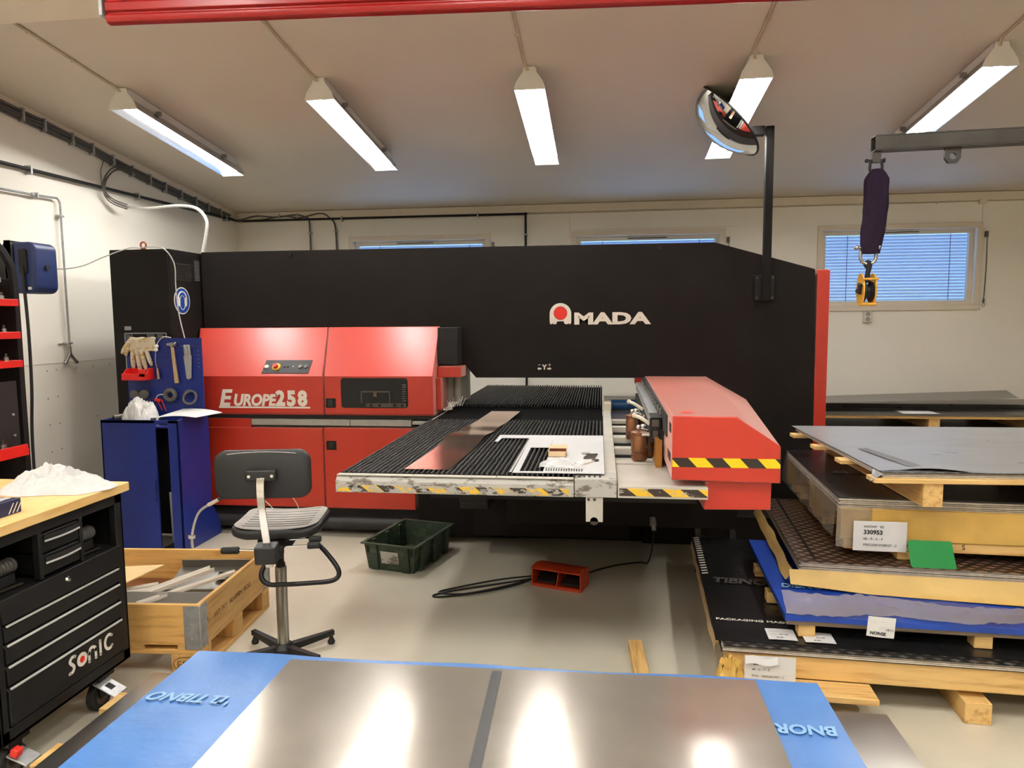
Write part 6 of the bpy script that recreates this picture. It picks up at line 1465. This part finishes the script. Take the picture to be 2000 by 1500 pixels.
card((1.205, 3.518, .522), .240, .146, rc, 'white label numbered 330953 on the front of the third pack',
     [(.045, .115, '46425447   SG', .011, 0), (.045, .083, '330953', .021, .001), (.045, .055, '6B - B - 6 - 4', .012, 0), (.045, .025, 'MSK220KWSBR27 - 3', .012, 0)])
t = thing('green_tag', 'plain green card leaning on the pine board beside the label numbered 330953', 'tag', (1.485, 3.42, .479), rc)
F = frame((1.432, 3.418, .479), (math.cos(rc), math.sin(rc), 0), (.02, .07, .128))
m = MB(); m.prism([F@Vector(q) for q in ((.008, 0, 0), (.195, 0, 0), (.192, .128, 0), (.012, .128, 0), (0, .115, 0), (0, .01, 0))], F.to_3x3()@Vector((0, 0, .0015))); m.build('card', 'greent', t)
th = pal_c
for s_, x, h_ in (('UL', 1.447, .018), ('S', 1.70, .026)): text(s_, h_, frame((x, 3.567-.0105-(x-1.148)*.0524-.001, .535), (math.cos(rc), math.sin(rc), 0), (0, 0, 1)), 'ink', th, 'pencil_mark')
# --- pack D
rd = R(1.2); od = (1.285, 3.42)
stack_pallet('timber_pallet', 'pine pallet with protruding slats under the topmost grey sheet', (od[0], od[1], .7715), rd,
    [(-.045, -.045, .112, 2.5, .055, .133), (-.05, .38, .112, 2.5, .47, .133), (-.055, .78, .112, 2.5, .87, .133), (-.06, 1.18, .112, 2.5, 1.27, .133)],
    [(.175, -.03, .0, .262, 1.3, .112), (1.2, -.03, 0, 1.29, 1.3, .112), (2.2, -.03, 0, 2.29, 1.3, .112)])
for k in range(4):
    slab(od, rd, .0+.005*(k % 2), -.012+.005*(k % 3), 2.5, 1.36, .9050+.0062*k, .0040, 'tread_plate', 'checkd' if k == 3 else 'plate_edge', 'tread plate directly under the grey sheet on the top pallet' if k == 3 else '%s plate edge from the top below the large grey sheet' % ORD[3-k], 'metal sheet', group='plates on the top pallet')
m = MB(); T_ = on_xy(od, rd)
m.surf(lambda u, v: T_@Vector((-.02+2.52*u+.02*(1-v)*(u < .02), .018+1.36*v+.025*math.sin(u*22)*(1-v)**6, .9295+.010*max(0, math.sin(u*26-1.2))*(1-v)**10+.004*v*(1-u))), 70, 24, thick=.0015)
solo(m, 'grey_sheet', 'gsheet', 'large scuffed grey sheet lying topmost over the stacked packs', 'metal sheet', (od[0], od[1], .93), rz=rd, ang=60)
m = MB(); m.surf(lambda u, v: T_@Vector((-.01+.06*u-.05*(1-v), -.03+.10*v, .925-.035*(1-v)*(1-u))), 4, 4, thick=.001); solo(m, 'torn_film', 'gsheet', 'torn film corner curling over the slat at the front of the top pallet', 'film', (1.27, 3.4, .92))
m = MB(); m.prism([T_@Vector(q) for q in ((.16, .10, .9345), (.24, .07, .9345), (.15, .58, .9345), (.10, .56, .9345))], (0, 0, .0006)); solo(m, 'tape_strip', 'gsheet2', 'darker tape strip near the torn corner of the large grey sheet', 'tape', (1.44, 3.6, .935))
# --- far stack by the back wall
rf_ = R(-1); of = (1.76, 6.50)
stack_pallet('timber_pallet', 'pine pallet under the sheets by the back wall', (of[0], of[1], .655), rf_,
    [(.0, -.02, .10, 2.6, .08, .123), (.0, .5, .10, 2.6, .6, .123), (.0, 1.0, .10, 2.6, 1.1, .123)], [(.1, .0, 0, .19, 1.1, .10), (1.05, .0, 0, 1.14, 1.1, .10), (1.85, .0, 0, 1.94, 1.1, .10), (2.45, 0, 0, 2.54, 1.1, .10)])
stack_pallet('timber_pallet', 'lower pine pallet on the floor by the back wall', (of[0], of[1], 0), rf_,
    [(.0, -.02, .10, 2.6, .08, .123), (.0, 1.0, .10, 2.6, 1.1, .123)], [(.1, .0, 0, .19, 1.1, .10), (1.05, .0, 0, 1.14, 1.1, .10), (2.45, 0, 0, 2.54, 1.1, .10)], [(0, 0, .123, 2.6, 1.1, .53)])
for k in range(6): slab(of, rf_, .0, .0, 2.7, 1.2, .532+.020*k, .0195, 'tread_plate', 'checkd', '%s tread plate from the top in the lower pack by the back wall' % ORD[5-k], 'metal sheet', group='tread plates by the back wall')
for k in range(3): slab(of, rf_, -.02, -.03+.01*k, 2.7, 1.2, .7795+.006*k, .0055, 'steel_sheet', 'gsheet2', '%s dark sheet from the top in the pack by the back wall' % ORD[2-k], 'metal sheet', group='steel sheets by the back wall')
m = MB()
def bs(u, v):
    a_ = Vector((1.78, 6.56, .872)).lerp(Vector((3.58, 6.6, .925)), u); b_ = Vector((1.80, 7.4, .835)).lerp(Vector((3.90, 7.4, .912)), u)
    return a_.lerp(b_, v)
m.surf(bs, 24, 6, thick=.0015); solo(m, 'bent_sheet', 'gsheet2', 'bent grey sheet lifting at one corner by the back wall', 'metal sheet', (1.8, 6.6, .8))
slab(of, rf_, .0, .32, 2.7, .335, .799, .045, 'edge_strip', 'film', 'black edge strip below the bent sheet by the back wall', 'strip')
label_card(of, rf_, .84, -.02, 1.13, .20, .7985, 'white paper sheet lying on the pack by the back wall', [], name='paper_sheet')
# ------------------------------------------------------------------ foreground sheets
slab((0, 0), 0, -1.955, .55, 1.10, 2.78, .105, .004, 'steel_sheet', 'alu', 'large bare metal sheet low on battens under the blue covered pack', 'metal sheet')
for k, (x0_, y0_, x1_, y1_, lb) in enumerate(((-2.0, 2.49, -1.2, 2.62, 'batten under the low metal sheet pointing at the cart far wheel'), (-1.99, 2.13, -1.2, 2.26, 'batten under the low metal sheet by the cart red wheel brake'), (.2, 2.45, 1.0, 2.57, 'batten under the low metal sheet on the side of the stacked packs'), (-1.2, .8, .9, .92, 'near batten under the low metal sheet'))):
    slab((0, 0), 0, x0_, y0_, x1_, y1_, .0, .103, 'timber_batten', 'wood', lb, 'wood', bevel=.002)
stack_pallet('timber_pallet', 'pine pallet between the low metal sheet and the blue covered pack', (-1.1, .8, .111), 0,
    [(0, 0, .10, 1.5, .12, .125), (0, .55, .10, 1.5, .67, .125), (0, 1.05, .10, 1.5, 1.17, .125), (0, 0, .26, 1.5, .12, .285), (0, 1.05, .26, 1.5, 1.17, .285)],
    [(.05, 0, 0, .15, 1.17, .10), (.7, 0, 0, .8, 1.17, .10), (1.35, 0, 0, 1.45, 1.17, .10), (.05, 0, .125, .15, 1.17, .26), (.7, 0, .125, .8, 1.17, .26), (1.35, 0, .125, 1.45, 1.17, .26)])
for k in range(5): slab((0, 0), 0, -1.38+.003*k, .78, .655, 2.22+.002*k, .3975+.019*k, .0185, 'sheet_metal_pack', 'alu', '%s sheet from the top beneath the light blue film' % ORD[4-k], 'metal sheet', group='sheets beneath the blue film')
m = MB(); m.surf(lambda u, v: (-1.402+2.080*u, .75+1.495*v+.006*u+.006*math.sin(u*17)*v**4, .4955+.003*noise.noise(Vector((u*9, v*6, 1)))), 60, 40, thick=.0015)
bf = solo(m, 'blue_film', 'bluef', 'large light blue plastic film under the bright bare aluminium sheet', 'film', (-.36, 1.5, .496), ang=80)
tb = bf
FT = lambda x, y: frame((x, y, .4998), (-1, -.005, 0), (0, -1, 0))
text('TIBNO', .047, FT(-1.185, 1.962), 'blueprint', tb, 'lettering', sx=1.0, shear=.35, bold=.0015, lift=.0005, ext=.0003)
text('BNOR', .047, FT(.655, 1.992), 'blueprint', tb, 'lettering', sx=.93, shear=.15, bold=.002, lift=.0005, ext=.0003)
m = MB()
def qd(pts): m.add([FT(-1.13, 1.962)@Vector((x, y, .0007)) for x, y in pts], [tuple(range(len(pts)))])
qd([(0, 0), (.05, 0), (.052, .008), (.002, .008)]); qd([(.002, .008), (.012, .008), (.022, .045), (.012, .045)]); qd([(.012, .045), (.04, .045), (.038, .037), (.010, .037)]); qd([(.03, .01), (.040, .01), (.047, .04), (.037, .04)]); qd([(-.012, .03), (-.004, .03), (-.002, .05), (-.010, .05)])
m.build('emblem', 'blueprint', tb)
#text('HE', .014, FT(-1.085, 1.94), 'blueprint', tb, 'lettering', lift=.0005, ext=.0003)
m = MB(); m.surf(lambda u, v: (-1.047+(1.533)*u-.003*v*0, .76+1.449*v+.024*u*v, .5005+.0012*noise.noise(Vector((u*4, v*4, 3)))), 50, 40, thick=.0015)
solo(m, 'bright_sheet', 'brushed', 'bright bare aluminium sheet lying on the light blue film', 'metal sheet', (-.28, 1.5, .5), ang=80)
m = MB(); m.surf(lambda u, v: (-.353+.033*u+.024*(1-v)*1.6, 1.10+1.10*v, .5028+.0012*noise.noise(Vector((.45*4, v*4, 3)))), 2, 40, thick=.0006)
solo(m, 'black_tape', 'tapeb', 'dark tape strip running across the bright bare aluminium sheet', 'tape', (-.33, 1.7, .503), ang=80)

# things that came out as one single mesh need no empty above it
def kids_of(o): return [c for c in C.objects if c.parent == o]
bykid = {}
for o in C.objects:
    if o.parent is not None: bykid.setdefault(o.parent.name, []).append(o)
for o in [x for x in C.objects if x.type == 'EMPTY' and x.parent is None]:
    ch = bykid.get(o.name, [])
    if len(ch) != 1: continue
    c = ch[0]; nm = o.name.split('.')[0]; loc = o.location.copy(); rot = o.rotation_euler.copy(); pr = {k: o[k] for k in o.keys() if k in ('label', 'category', 'group')}
    c.parent = None; c.location = loc; c.rotation_euler = rot
    bpy.data.objects.remove(o)
    c.name = nm
    for k, v_ in pr.items(): c[k] = v_
# ------------------------------------------------------------------ light and camera
w_ = bpy.data.worlds.new('sky'); sc.world = w_; w_.use_nodes = True
bg = w_.node_tree.nodes['Background']; bg.inputs[0].default_value = (.17, .37, .80, 1); bg.inputs[1].default_value = 1.35

cam = bpy.data.cameras.new('camera'); co = bpy.data.objects.new('camera', cam); C.objects.link(co)
cam.sensor_width = 36; cam.lens = 1387/2000*36; cam.clip_start = .05; cam.clip_end = 60
PITCH = math.atan(.0925); YAW = math.atan(176/1387*math.cos(PITCH)); ROLL = .009
f = Vector((-math.sin(YAW)*math.cos(PITCH), math.cos(YAW)*math.cos(PITCH), -math.sin(PITCH)))
r = Vector((math.cos(YAW), math.sin(YAW), 0)); u = r.cross(f)
r2 = r*math.cos(ROLL)-u*math.sin(ROLL); u2 = u*math.cos(ROLL)+r*math.sin(ROLL)
mm = Matrix((r2, u2, -f)).transposed().to_4x4(); mm.translation = (0, 0, 1.65)
co.matrix_world = mm; sc.camera = co
sc.view_settings.view_transform = 'Standard'; sc.view_settings.look = 'None'; sc.view_settings.gamma = 1; sc.view_settings.use_curve_mapping = False
sc.view_settings.exposure = 1.62
sc.cycles.max_bounces = 8; sc.cycles.diffuse_bounces = 5; sc.cycles.transparent_max_bounces = 12; sc.cycles.sample_clamp_indirect = 6
sc.cycles.use_denoising = True
